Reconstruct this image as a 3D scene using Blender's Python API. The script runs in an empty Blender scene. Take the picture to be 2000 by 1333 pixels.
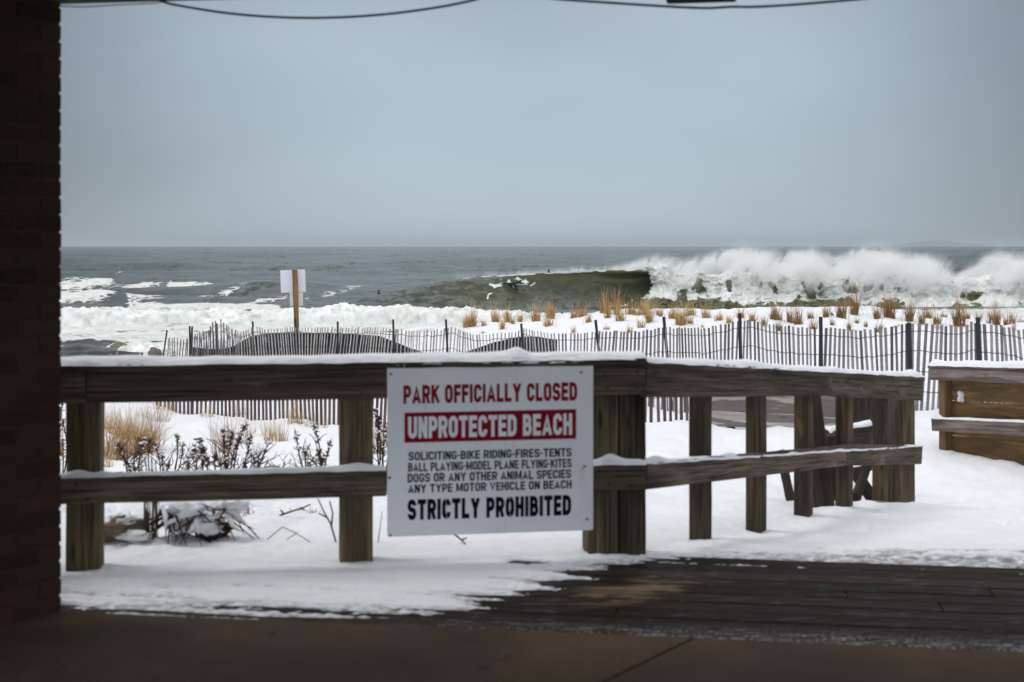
import bpy, math, random
import numpy as np
from mathutils import Vector

# ---------------------------------------------------------------- camera, world, sun, exposure
scene = bpy.context.scene
COL = scene.collection
F, CX, HY, EYE = 2778.0, 1000.0, 480.0, 1.43          # focal length in pixels of the 2000 px photograph, horizon row, eye height
cam = bpy.data.cameras.new("camera"); camo = bpy.data.objects.new("camera", cam); COL.objects.link(camo)
camo.location = (0, 0, EYE); camo.rotation_euler = (math.radians(90), 0, 0)
cam.sensor_width = 36; cam.lens = 50; cam.shift_y = -0.0932
cam.clip_start = 0.05; cam.clip_end = 30000
cam.dof.use_dof = True; cam.dof.focus_distance = 45; cam.dof.aperture_fstop = 4.0
scene.camera = camo

SUN_EL, SUN_AZ = math.radians(58), math.radians(-70)    # azimuth from +Y (the sea), clockwise positive
w = bpy.data.worlds.new("World"); scene.world = w; w.use_nodes = True
nt = w.node_tree; N = nt.nodes; L = nt.links; N.clear()
def nn(t, **k):
    n = N.new(t)
    for a, b in k.items(): setattr(n, a, b)
    return n
out = nn('ShaderNodeOutputWorld'); bg = nn('ShaderNodeBackground')
sky = nn('ShaderNodeTexSky', sky_type='NISHITA', sun_disc=False); sky.sun_elevation = SUN_EL; sky.sun_rotation = SUN_AZ
skys = nn('ShaderNodeVectorMath', operation='SCALE'); skys.inputs['Scale'].default_value = 0.10
L.new(sky.outputs[0], skys.inputs[0])
tc = nn('ShaderNodeTexCoord'); sep = nn('ShaderNodeSeparateXYZ'); L.new(tc.outputs['Generated'], sep.inputs[0])
ele = nn('ShaderNodeValToRGB'); L.new(sep.outputs['Z'], ele.inputs[0])
def ramp(node, stops):
    e = node.color_ramp.elements
    while len(e) > 1: e.remove(e[-1])
    for i, (p, c) in enumerate(stops):
        s = e[0] if i == 0 else e.new(p)
        s.position = p; s.color = tuple(c) + (1,) if len(c) == 3 else c
ramp(ele, [(0.0, (.395, .470, .530)), (.05, (.395, .470, .535)), (.11, (.365, .435, .505)), (.18, (.335, .395, .465)),
           (.32, (.62, .67, .72)), (.6, (.86, .885, .92)), (1.0, (1.0, 1.01, 1.03))])
# a broad paler patch of cloud over the sea, darker to both sides
azx = nn('ShaderNodeMath', operation='SUBTRACT'); L.new(sep.outputs['X'], azx.inputs[0]); azx.inputs[1].default_value = 0.015
azs = nn('ShaderNodeMath', operation='MULTIPLY'); L.new(azx.outputs[0], azs.inputs[0]); L.new(azx.outputs[0], azs.inputs[1])
azr = nn('ShaderNodeMapRange', interpolation_type='SMOOTHSTEP'); L.new(azs.outputs[0], azr.inputs['Value'])
azr.inputs['From Min'].default_value = 0.0; azr.inputs['From Max'].default_value = 0.125
azr.inputs['To Min'].default_value = 1.22; azr.inputs['To Max'].default_value = 0.60
nz = nn('ShaderNodeTexNoise'); nz.inputs['Scale'].default_value = 3.2; nz.inputs['Detail'].default_value = 3; nz.inputs['Roughness'].default_value = .45
mp = nn('ShaderNodeMapping'); mp.inputs['Scale'].default_value = (1, 1, 2.6); mp.inputs['Rotation'].default_value = (0, math.radians(35), 0)
L.new(tc.outputs['Generated'], mp.inputs[0]); L.new(mp.outputs[0], nz.inputs['Vector'])
nr = nn('ShaderNodeMapRange'); L.new(nz.outputs[0], nr.inputs['Value']); nr.inputs['From Min'].default_value = .3; nr.inputs['From Max'].default_value = .7
nr.inputs['To Min'].default_value = .90; nr.inputs['To Max'].default_value = 1.10
m1 = nn('ShaderNodeMath', operation='MULTIPLY'); L.new(azr.outputs[0], m1.inputs[0]); L.new(nr.outputs[0], m1.inputs[1])
bk_ = nn('ShaderNodeMapRange', interpolation_type='SMOOTHSTEP'); L.new(sep.outputs['Y'], bk_.inputs['Value'])
bk_.inputs['From Min'].default_value = .15; bk_.inputs['From Max'].default_value = -.75; bk_.inputs['To Min'].default_value = 1.0; bk_.inputs['To Max'].default_value = 2.2
m1b = nn('ShaderNodeMath', operation='MULTIPLY'); L.new(m1.outputs[0], m1b.inputs[0]); L.new(bk_.outputs[0], m1b.inputs[1]); m1 = m1b
vs = nn('ShaderNodeVectorMath', operation='SCALE'); L.new(ele.outputs[0], vs.inputs[0]); L.new(m1.outputs[0], vs.inputs['Scale'])
mx = nn('ShaderNodeMix', data_type='RGBA'); mx.inputs[0].default_value = 0.94
L.new(skys.outputs[0], mx.inputs[6]); L.new(vs.outputs[0], mx.inputs[7]); L.new(mx.outputs[2], bg.inputs[0])
bg.inputs[1].default_value = 1.0
L.new(bg.outputs[0], out.inputs[0])

sl = bpy.data.lights.new("sun", 'SUN'); slo = bpy.data.objects.new("sun", sl); COL.objects.link(slo)
sl.energy = 1.0; sl.angle = math.radians(20); sl.color = (1, .97, .93)
sd = Vector((math.sin(SUN_AZ) * math.cos(SUN_EL), math.cos(SUN_AZ) * math.cos(SUN_EL), math.sin(SUN_EL)))
slo.rotation_euler = (-sd).to_track_quat('-Z', 'Y').to_euler(); slo.location = (0, 0, 30)

scene.view_settings.view_transform = 'Standard'; scene.view_settings.look = 'None'
scene.view_settings.exposure = 0.0; scene.view_settings.gamma = 1
scene.view_settings.use_curve_mapping = False
scene.cycles.use_denoising = True
scene.cycles.max_bounces = 8; scene.cycles.diffuse_bounces = 4; scene.cycles.volume_bounces = 4
scene.cycles.volume_step_rate = 0.12; scene.cycles.volume_max_steps = 256

# ---------------------------------------------------------------- helpers
rnd = random.Random(7)
def U(a, b): return rnd.uniform(a, b)
def at(px, py, Y): return np.array([(px - CX) / F * Y, Y, EYE - (py - HY) / F * Y])
def sstep(a, b, x):
    t = np.clip((np.asarray(x, float) - a) / (b - a), 0, 1); return t * t * (3 - 2 * t)
def _h(i, j, k):
    n = (i.astype(np.int64) * 374761393 + j.astype(np.int64) * 668265263 + k.astype(np.int64) * 2147483647 + 1013904223) & 0xffffffff
    n = ((n ^ (n >> 13)) * 1274126177) & 0xffffffff
    n = ((n ^ (n >> 15)) * 2246822519) & 0xffffffff
    return ((n ^ (n >> 16)) & 0xffffff) / float(0xffffff)
def vnoise(x, y, z=0.0):
    x, y, z = np.broadcast_arrays(np.asarray(x, float), np.asarray(y, float), np.asarray(z, float))
    i, j, k = np.floor(x), np.floor(y), np.floor(z)
    u, v, q = x - i, y - j, z - k
    u, v, q = [t * t * t * (t * (t * 6 - 15) + 10) for t in (u, v, q)]
    r = 0
    for a in (0, 1):
        for b in (0, 1):
            for c in (0, 1):
                r = r + _h(i + a, j + b, k + c) * (u if a else 1 - u) * (v if b else 1 - v) * (q if c else 1 - q)
    return r * 2 - 1
def fbm(x, y, z=0.0, o=4, g=.5):
    r, a, f = 0, 1.0, 1.0
    for n in range(o):
        r = r + a * vnoise(np.asarray(x) * f + 17.3 * n, np.asarray(y) * f - 9.1 * n, np.asarray(z) * f + 3.7 * n); a *= g; f *= 2.03
    return r

def prop(o, label=None, cat=None, group=None, kind=None):
    if label: o['label'] = label
    if cat: o['category'] = cat
    if group: o['group'] = group
    if kind: o['kind'] = kind
    return o
def empty(name, loc, label, cat, group=None):
    o = bpy.data.objects.new(name, None); o.empty_display_size = .1; COL.objects.link(o); o.location = tuple(loc)
    return prop(o, label, cat, group)
def link(name, me, parent=None, smooth=False):
    o = bpy.data.objects.new(name, me); COL.objects.link(o)
    if parent is not None:
        o.parent = parent; o.location = -Vector(parent.location) if parent.type == 'EMPTY' else (0, 0, 0)
    if smooth: me.polygons.foreach_set('use_smooth', [True] * len(me.polygons))
    return o
def np_mesh(name, V, Q, m, attrs={}, smooth=True):
    """V (n,3), Q (k,4) quads"""
    me = bpy.data.meshes.new(name); V = np.asarray(V, np.float32); Q = np.asarray(Q, np.int32)
    me.vertices.add(len(V)); me.vertices.foreach_set('co', V.ravel())
    me.loops.add(Q.size); me.loops.foreach_set('vertex_index', Q.ravel())
    me.polygons.add(len(Q)); me.polygons.foreach_set('loop_start', np.arange(0, Q.size, Q.shape[1], dtype=np.int32))
    me.polygons.foreach_set('loop_total', np.full(len(Q), Q.shape[1], np.int32))
    for k, a in attrs.items():
        at_ = me.attributes.new(k, 'FLOAT', 'POINT'); at_.data.foreach_set('value', np.asarray(a, np.float32).ravel())
    me.update(calc_edges=True); me.validate()
    if smooth: me.polygons.foreach_set('use_smooth', np.ones(len(me.polygons), bool))
    me.materials.append(m)
    return me
def grid_q(nr, nc):
    i = np.arange(nr * nc).reshape(nr, nc)
    return np.stack([i[:-1, :-1], i[:-1, 1:], i[1:, 1:], i[1:, :-1]], -1).reshape(-1, 4)

class MB:
    def __init__(s): s.v = []; s.f = []; s.g = []; s.t = []
    def add(s, vs, fs, gc=None, tint=None):
        b = len(s.v); s.v += [tuple(map(float, p)) for p in vs]
        s.g += [tuple(map(float, p)) for p in (gc if gc is not None else vs)]
        tt = U(0, 1) if tint is None else tint
        s.t += [tt] * len(vs)
        s.f += [tuple(i + b for i in f) for f in fs]
    def board(s, p0, p1, w, h, side=None, up=None, n=1, jit=0.0, taper=1.0, tint=None):
        """beam whose axis runs p0->p1, width w along side, height h along up (centred)"""
        p0, p1 = np.array(p0, float), np.array(p1, float); d = p1 - p0; ln = np.linalg.norm(d); d /= ln
        up = np.array((0, 0, 1.) if up is None else up, float)
        if side is None:
            side = np.cross(d, up)
            if np.linalg.norm(side) < 1e-4: side = np.array((1., 0, 0))
        side = np.array(side, float); side /= np.linalg.norm(side)
        up = np.cross(side, d); up /= np.linalg.norm(up)
        o = np.array([U(0, 40), U(0, 40), U(0, 40)]); V = []; G = []
        for i in range(n + 1):
            t = i / n; c = p0 + d * ln * t; k = 1 + (taper - 1) * t
            for a, b in ((-1, -1), (1, -1), (1, 1), (-1, 1)):
                j = np.array([U(-jit, jit) for _ in range(3)])
                V.append(c + side * a * w / 2 * k + up * b * h / 2 * k + j); G.append(o + np.array([ln * t, a * w / 2, b * h / 2]))
        Fs = [(3, 2, 1, 0), tuple(n * 4 + q for q in (0, 1, 2, 3))]
        for i in range(n):
            for q in range(4):
                a, b = i * 4 + q, i * 4 + (q + 1) % 4; Fs.append((a, b, b + 4, a + 4))
        s.add(V, [f[::-1] for f in Fs], G, tint)
    def tube(s, pts, rad, k=6, tint=None):
        pts = [np.array(p, float) for p in pts]; V = []; n = len(pts)
        rad = rad if hasattr(rad, '__len__') else [rad] * n
        for i, p in enumerate(pts):
            d = pts[min(i + 1, n - 1)] - pts[max(i - 1, 0)]; d /= (np.linalg.norm(d) + 1e-9)
            a = np.cross(d, (0, 0, 1.) if abs(d[2]) < .9 else (1., 0, 0)); a /= np.linalg.norm(a); b = np.cross(d, a)
            for q in range(k):
                th = 2 * math.pi * q / k; V.append(p + rad[i] * (a * math.cos(th) + b * math.sin(th)))
        Fs = [tuple(range(k))[::-1], tuple((n - 1) * k + q for q in range(k))]
        for i in range(n - 1):
            for q in range(k):
                a, b = i * k + q, i * k + (q + 1) % k; Fs.append((a, b, b + k, a + k))
        s.add(V, Fs, tint=tint)
    def blade(s, p, az, lean, ln, wd, bend, seg=4, tint=None):
        """a grass blade: thin folded strip that bends over"""
        p = np.array(p, float); V = []; h = np.array([math.cos(az), math.sin(az), 0]); sd_ = np.array([-math.sin(az), math.cos(az), 0])
        a = lean; q = p.copy()
        for i in range(seg + 1):
            w_ = wd * (1 - (i / seg) ** 1.6) + .0006
            V += [q - sd_ * w_ / 2, q + h * w_ * .25, q + sd_ * w_ / 2]
            q = q + (h * math.sin(a) + np.array([0, 0, math.cos(a)])) * ln / seg; a += bend / seg
        Fs = []
        for i in range(seg):
            b = i * 3; Fs += [(b, b + 1, b + 4, b + 3), (b + 1, b + 2, b + 5, b + 4)]
        s.add(V, Fs, tint=tint)
    def blob(s, c, r, sq=(1, 1, 1), amp=.25, freq=2.0, nu=14, nv=9, tint=None):
        V = []; seed = U(0, 99)
        for j in range(nv + 1):
            ph = math.pi * j / nv
            for i in range(nu):
                th = 2 * math.pi * i / nu
                d = np.array([math.sin(ph) * math.cos(th), math.sin(ph) * math.sin(th), math.cos(ph)])
                k = 1 + amp * float(fbm(d[0] * freq + seed, d[1] * freq, d[2] * freq, 3))
                V.append(np.array(c) + d * r * k * np.array(sq))
        Fs = [(j * nu + i, j * nu + (i + 1) % nu, (j + 1) * nu + (i + 1) % nu, (j + 1) * nu + i)[::-1] for j in range(nv) for i in range(nu)]
        s.add(V, Fs, tint=tint)
    def build(s, name, m, parent=None, smooth=False, bevel=0.0):
        me = bpy.data.meshes.new(name); me.from_pydata(s.v, [], s.f); me.update()
        a = me.attributes.new('gc', 'FLOAT_VECTOR', 'POINT'); a.data.foreach_set('vector', np.array(s.g, np.float32).ravel())
        a = me.attributes.new('tint', 'FLOAT', 'POINT'); a.data.foreach_set('value', np.array(s.t, np.float32))
        me.materials.append(m); o = link(name, me, parent, smooth)
        if bevel:
            b = o.modifiers.new('bevel', 'BEVEL'); b.width = bevel; b.segments = 2; b.limit_method = 'ANGLE'; b.angle_limit = math.radians(40)
        return o

# ---------------------------------------------------------------- materials
def mat(name):
    m = bpy.data.materials.new(name); m.use_nodes = True; t = m.node_tree; t.nodes.clear()
    o = t.nodes.new('ShaderNodeOutputMaterial'); p = t.nodes.new('ShaderNodeBsdfPrincipled'); t.links.new(p.outputs[0], o.inputs[0])
    return m, t, p, o
def nd(t, ty, ins={}, **k):
    n = t.nodes.new(ty)
    for a, b in k.items(): setattr(n, a, b)
    for a, b in ins.items():
        if isinstance(b, bpy.types.NodeSocket): t.links.new(b, n.inputs[a])
        else: n.inputs[a].default_value = b
    return n
def attr(t, name, sock='Fac'): return nd(t, 'ShaderNodeAttribute', attribute_name=name).outputs[sock]
def noise(t, vec, scale, detail=4, rough=.5, dist=0.0, sc=None):
    if sc is not None: vec = nd(t, 'ShaderNodeMapping', {'Vector': vec, 'Scale': sc}).outputs[0]
    return nd(t, 'ShaderNodeTexNoise', {'Vector': vec, 'Scale': scale, 'Detail': detail, 'Roughness': rough, 'Distortion': dist}).outputs[0]
def rmp(t, fac, stops):
    n = nd(t, 'ShaderNodeValToRGB', {0: fac}); ramp(n, stops); return n.outputs[0]
def mr(t, v, a, b, c=0., d=1., smooth=True):
    return nd(t, 'ShaderNodeMapRange', {'Value': v, 'From Min': a, 'From Max': b, 'To Min': c, 'To Max': d}, interpolation_type='SMOOTHSTEP' if smooth else 'LINEAR').outputs[0]
def mth(t, op, a, b=0.): return nd(t, 'ShaderNodeMath', {0: a, 1: b}, operation=op).outputs[0]
def mixc(t, f, a, b, mode='MIX'): return nd(t, 'ShaderNodeMix', {0: f, 6: a, 7: b}, data_type='RGBA', blend_type=mode).outputs[2]
def bump(t, h, strength, dist=.01): return nd(t, 'ShaderNodeBump', {'Height': h, 'Strength': strength, 'Distance': dist}).outputs[0]
def geo(t): return nd(t, 'ShaderNodeNewGeometry').outputs['Position']
def setp(t, p, **k):
    for a, b in k.items():
        a = a.replace('_', ' ')
        if isinstance(b, bpy.types.NodeSocket): t.links.new(b, p.inputs[a])
        else: p.inputs[a].default_value = b
def c4(c): return tuple(c) + (1.,)

def wood(name, c1, c2, c3=None, rings=0.0, rough=.75, stain=None):
    m, t, p, o = mat(name); g = attr(t, 'gc', 'Vector')
    fine = noise(t, g, 1.0, 8, .62, .3, (2.2, 70, 70))
    big = noise(t, g, 1.0, 3, .5, .4, (1.3, 9, 9))
    col = rmp(t, fine, [(.34, c1), (.66, c2)])
    if rings:
        wv = nd(t, 'ShaderNodeTexWave', {'Vector': nd(t, 'ShaderNodeMapping', {'Vector': g, 'Scale': (1.1, 9, 9)}).outputs[0], 'Scale': 1.6, 'Distortion': 7.5, 'Detail': 2.5, 'Detail Scale': .8}, wave_type='BANDS', bands_direction='Y').outputs[1]
        col = mixc(t, mth(t, 'MULTIPLY', mr(t, wv, .35, .75), rings), col, c4(c3 or c2))
    col = mixc(t, mr(t, big, .35, .7, 0, .6), col, c4([x * .55 for x in c1]), 'MIX')
    tn = mr(t, attr(t, 'tint'), 0, 1, .75, 1.25, False)
    col = mixc(t, 1.0, col, nd(t, 'ShaderNodeCombineXYZ', {0: tn, 1: tn, 2: tn}).outputs[0], 'MULTIPLY')
    kn = nd(t, 'ShaderNodeTexVoronoi', {'Vector': nd(t, 'ShaderNodeMapping', {'Vector': g, 'Scale': (2.4, 12, 12)}).outputs[0], 'Scale': 1.0}).outputs[0]
    col = mixc(t, mr(t, kn, .16, .05, 0, .8), col, c4([x * .25 for x in c1]))
    if stain: col = mixc(t, mr(t, noise(t, g, 1., 4, .6, 0, (2, 6, 6)), .55, .75, 0, .7), col, c4(stain))
    setp(t, p, Base_Color=col, Roughness=rough, Specular_IOR_Level=.12, Normal=bump(t, mth(t, 'ADD', fine, mth(t, 'MULTIPLY', kn, .3)), .8, .006))
    return m
M = {}
M['rail'] = wood('weathered_dark_wood', (.040, .028, .021), (.205, .150, .112), stain=(.25, .185, .13))
M['cap'] = wood('cap_board_wood', (.036, .027, .021), (.18, .138, .105))
M['post'] = wood('post_wood', (.055, .041, .023), (.24, .18, .105), stain=(.135, .108, .052))
M['ramppost'] = wood('ramp_post_wood', (.034, .025, .017), (.15, .112, .072), stain=(.22, .15, .06))
M['warm'] = wood('new_plank_wood', (.125, .074, .033), (.27, .165, .072), (.10, .058, .026), .6)
M['grey'] = wood('grey_plank_wood', (.30, .255, .235), (.56, .50, .47), (.13, .105, .10), .9)
M['greyrail'] = wood('grey_rail_wood', (.15, .118, .105), (.32, .26, .235), (.08, .06, .055), .7)
M['dark'] = wood('wet_dark_wood', (.030, .022, .018), (.10, .075, .058))
M['signpost'] = wood('sign_post_wood', (.20, .105, .040), (.42, .235, .095), stain=(.13, .08, .03))
def simple(name, col, rough=.6, var=.2, scale=20., metal=0., spec=.4, bmp=0.):
    m, t, p, o = mat(name); n = noise(t, geo(t), scale, 5, .6)
    c = rmp(t, n, [(.3, [x * (1 - var) for x in col]), (.7, [min(1, x * (1 + var)) for x in col])])
    setp(t, p, Base_Color=c, Roughness=rough, Metallic=metal, Specular_IOR_Level=spec)
    if bmp: setp(t, p, Normal=bump(t, n, bmp, .01))
    return m
def tinted(name, c1, c2, rough=.8, c3=None):
    m, t, p, o = mat(name); tn = attr(t, 'tint')
    st = [(0., c1), (1., c2)] if c3 is None else [(0., c1), (.55, c2), (1., c3)]
    col = rmp(t, tn, st); n = noise(t, geo(t), 60, 3)
    col = mixc(t, mr(t, n, .35, .7, 0, .35), col, c4([x * .6 for x in c1]))
    setp(t, p, Base_Color=col, Roughness=rough, Specular_IOR_Level=.2)
    return m
M['slat'] = tinted('weathered_slats', (.10, .078, .086), (.62, .57, .55))
M['slatred'] = tinted('reddish_slats', (.085, .055, .055), (.19, .145, .145))
M['iron'] = simple('black_metal_post', (.016, .018, .022), .5, .3, 30)
M['wire'] = simple('fence_wire', (.05, .045, .05), .5, .3, 30)
M['grass'] = tinted('dry_beach_grass', (.27, .145, .040), (.56, .34, .12), c3=(.74, .56, .30))
M['grassdark'] = tinted('brown_beach_grass', (.15, .078, .030), (.36, .20, .075), c3=(.56, .39, .20))
M['stalk'] = tinted('dead_brown_stalk', (.026, .013, .009), (.11, .055, .032))
M['twig'] = tinted('reddish_twig', (.12, .06, .04), (.26, .15, .10))
M['reedy'] = tinted('grey_reed_stem', (.055, .04, .028), (.22, .165, .11))
M['neo'] = simple('black_wetsuit', (.012, .013, .016), .55, .2, 8)
M['skin'] = simple('skin', (.42, .24, .17), .6, .1, 8)
M['board'] = simple('yellowed_surfboard', (.62, .46, .17), .35, .12, 3)
M['boardwhite'] = simple('white_surfboard', (.7, .7, .68), .3, .08, 3)
M['cable'] = simple('black_cable', (.035, .037, .042), .5, .2, 10)
M['fixture'] = simple('dark_fixture', (.010, .007, .006), .8, .2, 12, spec=.05)
M['signwhite'] = simple('white_sign_back', (.72, .74, .78), .5, .05, 6)
M['teal'] = simple('teal_scrap', (.03, .16, .15), .6, .3, 9)
M['concrete_block'] = simple('stone_block', (.17, .145, .125), .85, .3, 14, bmp=.4)
M['driftwood'] = simple('driftwood', (.15, .105, .075), .85, .45, 22, bmp=.6)
def m_snow():
    m, t, p, o = mat('snow'); g = geo(t)
    a = noise(t, g, 3.0, 5, .55); b = noise(t, g, 60, 4, .6); c = noise(t, g, 14, 4, .6, 0, (1, 2.2, 2))
    col = rmp(t, a, [(.3, (.80, .81, .845)), (.7, (.87, .875, .90))])
    sand = mth(t, 'MULTIPLY', attr(t, 'sand'), mr(t, noise(t, g, 1.3, 6, .65, .4), .42, .62))
    col = mixc(t, sand, col, (.40, .29, .20, 1))
    th_ = mth(t, 'MULTIPLY', attr(t, 'thin'), mr(t, noise(t, g, 1., 6, .7, .2, (16, 60, 1)), .36, .60)); col = mixc(t, mth(t, 'MULTIPLY', th_, .85), col, (.10, .085, .08, 1))
    gr = noise(t, g, 34., 3, .6); col = mixc(t, mr(t, gr, .70, .78, 0, .35), col, (.42, .37, .33, 1))
    h = mth(t, 'ADD', mth(t, 'MULTIPLY', b, .16), mth(t, 'MULTIPLY', c, .8))
    setp(t, p, Base_Color=col, Roughness=.75, Specular_IOR_Level=.25, Normal=bump(t, h, .45, .05))
    return m
M['snow'] = m_snow()
def m_deck():
    m, t, p, o = mat('wet_deck_boards'); g = attr(t, 'gc', 'Vector'); P = geo(t)
    fine = noise(t, g, 1.0, 8, .65, .3, (1.5, 60, 60))
    col = rmp(t, fine, [(.25, (.005, .0034, .003)), (.75, (.040, .026, .022))])
    tn = mr(t, attr(t, 'tint'), 0, 1, .55, 1.5, False)
    col = mixc(t, 1., col, nd(t, 'ShaderNodeCombineXYZ', {0: tn, 1: tn, 2: tn}).outputs[0], 'MULTIPLY')
    # drifted sand lying on the boards
    sx = nd(t, 'ShaderNodeSeparateXYZ', {0: P}); 
    e = mth(t, 'ADD', mth(t, 'POWER', mth(t, 'DIVIDE', mth(t, 'SUBTRACT', sx.outputs[0], .55), .42), 2.), mth(t, 'POWER', mth(t, 'DIVIDE', mth(t, 'SUBTRACT', mth(t, 'SUBTRACT', sx.outputs[1], mth(t, 'MULTIPLY', sx.outputs[0], .55)), 5.65), .22), 2.))
    sn = noise(t, P, 1., 6, .7, .6, (3.2, 11, 1))
    sm = mth(t, 'MULTIPLY', mr(t, e, 1.3, .1), mr(t, sn, .44, .60))
    col = mixc(t, mth(t, 'MULTIPLY', sm, .62), col, (.23, .165, .105, 1))
    fr = mth(t, 'MULTIPLY', mr(t, noise(t, P, 1., 7, .75, .2, (5, 34, 1)), .55, .68), .22)
    col = mixc(t, fr, col, (.45, .45, .47, 1))
    ac_ = mth(t, 'ADD', mth(t, 'MULTIPLY', mth(t, 'ADD', sx.outputs[0], 1.76), .153), mth(t, 'MULTIPLY', mth(t, 'SUBTRACT', sx.outputs[1], 5.55), .9882))
    fe = mth(t, 'MULTIPLY', mth(t, 'MULTIPLY', mr(t, ac_, .26, .02), mr(t, sx.outputs[0], -.9, 1.4, .12, 1.)), mr(t, mth(t, 'ADD', mth(t, 'MULTIPLY', noise(t, P, 1., 7, .75, .2, (7, 40, 1)), .5), mth(t, 'MULTIPLY', noise(t, P, 1., 3, .6, 0, (60, 90, 1)), .5)), .50, .60))
    col = mixc(t, mth(t, 'MULTIPLY', fe, .6), col, (.62, .63, .66, 1))
    setp(t, p, Base_Color=col, Roughness=mr(t, fine, .3, .7, .45, .8), Specular_IOR_Level=.05, Normal=bump(t, fine, .5, .004))
    return m
M['deck'] = m_deck()
def m_concrete():
    m, t, p, o = mat('stained_concrete'); P = geo(t)
    a = noise(t, P, 1.6, 6, .6, .5); b = noise(t, P, 90, 4, .7); c = noise(t, P, 6.5, 5, .6, .8)
    col = rmp(t, a, [(.3, (.040, .026, .017)), (.7, (.110, .076, .050))])
    col = mixc(t, mr(t, b, .4, .65, 0, .35), col, (.05, .037, .028, 1))
    col = mixc(t, mr(t, c, .62, .72, 0, .55), col, (.035, .026, .02, 1))
    setp(t, p, Base_Color=col, Roughness=mr(t, a, .3, .7, .6, .85), Specular_IOR_Level=.05, Normal=bump(t, b, .25, .003))
    return m
M['concrete'] = m_concrete()
def m_brick():
    m, t, p, o = mat('dark_red_brick'); tn = attr(t, 'tint'); P = geo(t)
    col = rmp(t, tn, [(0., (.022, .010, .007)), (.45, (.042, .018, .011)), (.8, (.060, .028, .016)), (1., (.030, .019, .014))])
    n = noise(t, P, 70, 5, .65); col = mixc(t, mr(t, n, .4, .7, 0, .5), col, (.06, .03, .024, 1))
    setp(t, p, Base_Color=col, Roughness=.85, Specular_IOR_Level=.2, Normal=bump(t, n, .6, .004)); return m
M['brick'] = m_brick()
M['mortar'] = simple('mortar', (.034, .024, .016), .9, .25, 50, bmp=.4)
M['beam'] = wood('dark_painted_beam', (.02, .014, .012), (.05, .038, .03))
M['soffit'] = simple('dark_soffit', (.09, .075, .065), .8, .2, 6)
def m_fabric():
    m, t, p, o = mat('black_windbreak_cloth'); P = geo(t)
    n = noise(t, P, 1.0, 5, .6, 0, (14, 14, 3)); n2 = noise(t, P, 200, 2)
    col = rmp(t, n, [(.3, (.007, .010, .013)), (.7, (.024, .030, .036))])
    sn = mth(t, 'MULTIPLY', mr(t, noise(t, P, 4.5, 6, .7), .60, .66), attr(t, 'frost'))
    col = mixc(t, sn, col, (.7, .72, .76, 1))
    setp(t, p, Base_Color=col, Roughness=.7, Specular_IOR_Level=.3, Normal=bump(t, mth(t, 'ADD', n, mth(t, 'MULTIPLY', n2, .2)), .5, .05)); return m
M['fabric'] = m_fabric()
RUST = [(-.550, 6.345, .392), (.325, 6.475, .412), (-.548, 6.345, .13), (.335, 6.475, .18)]
def m_signface():
    m, t, p, o = mat('white_sign_face'); P = geo(t)
    a = noise(t, P, 3.5, 5, .6, .5); col = rmp(t, a, [(.3, (.76, .775, .80)), (.7, (.84, .85, .87))])
    sc = noise(t, P, 1., 6, .7, .5, (14, 14, 55)); sx = nd(t, 'ShaderNodeSeparateXYZ', {0: P})
    col = mixc(t, mth(t, 'MULTIPLY', mr(t, sc, .55, .7, 0, .25), mr(t, sx.outputs[2], .70, .86)), col, (.85, .86, .9, 1))
    for (qx, qy, qz) in RUST:
        d_ = nd(t, 'ShaderNodeVectorMath', {0: nd(t, 'ShaderNodeVectorMath', {0: P, 1: (qx, qy, qz)}, operation='SUBTRACT').outputs[0], 1: (1., 1., .8)}, operation='MULTIPLY').outputs[0]
        ln_ = nd(t, 'ShaderNodeVectorMath', {0: d_}, operation='LENGTH').outputs[1]
        col = mixc(t, mth(t, 'MULTIPLY', mr(t, mth(t, 'ADD', ln_, mth(t, 'MULTIPLY', noise(t, P, 70, 4), .012)), .024, .010), .75), col, (.42, .22, .06, 1))
    stv = noise(t, P, 1., 5, .6, .2, (26, 26, 2.2)); col = mixc(t, mr(t, stv, .58, .74, 0, .22), col, (.48, .48, .47, 1))
    dirt = noise(t, P, 26, 5, .7); col = mixc(t, mr(t, dirt, .64, .74, 0, .4), col, (.35, .35, .36, 1))
    setp(t, p, Base_Color=col, Roughness=.55, Specular_IOR_Level=.15); return m
M['signface'] = m_signface()
M['red'] = simple('sign_red', (.235, .004, .016), .6, .15, 14, spec=.08)
M['black'] = simple('sign_black', (.004, .006, .014), .6, .2, 14, spec=.06)
M['signtext'] = simple('sign_white_lettering', (.80, .80, .82), .45, .06, 14)
M['rust'] = simple('rusty_screw', (.25, .11, .02), .8, .5, 60)
M['screw'] = simple('dull_screw', (.18, .17, .17), .5, .3, 60, .5)

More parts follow.
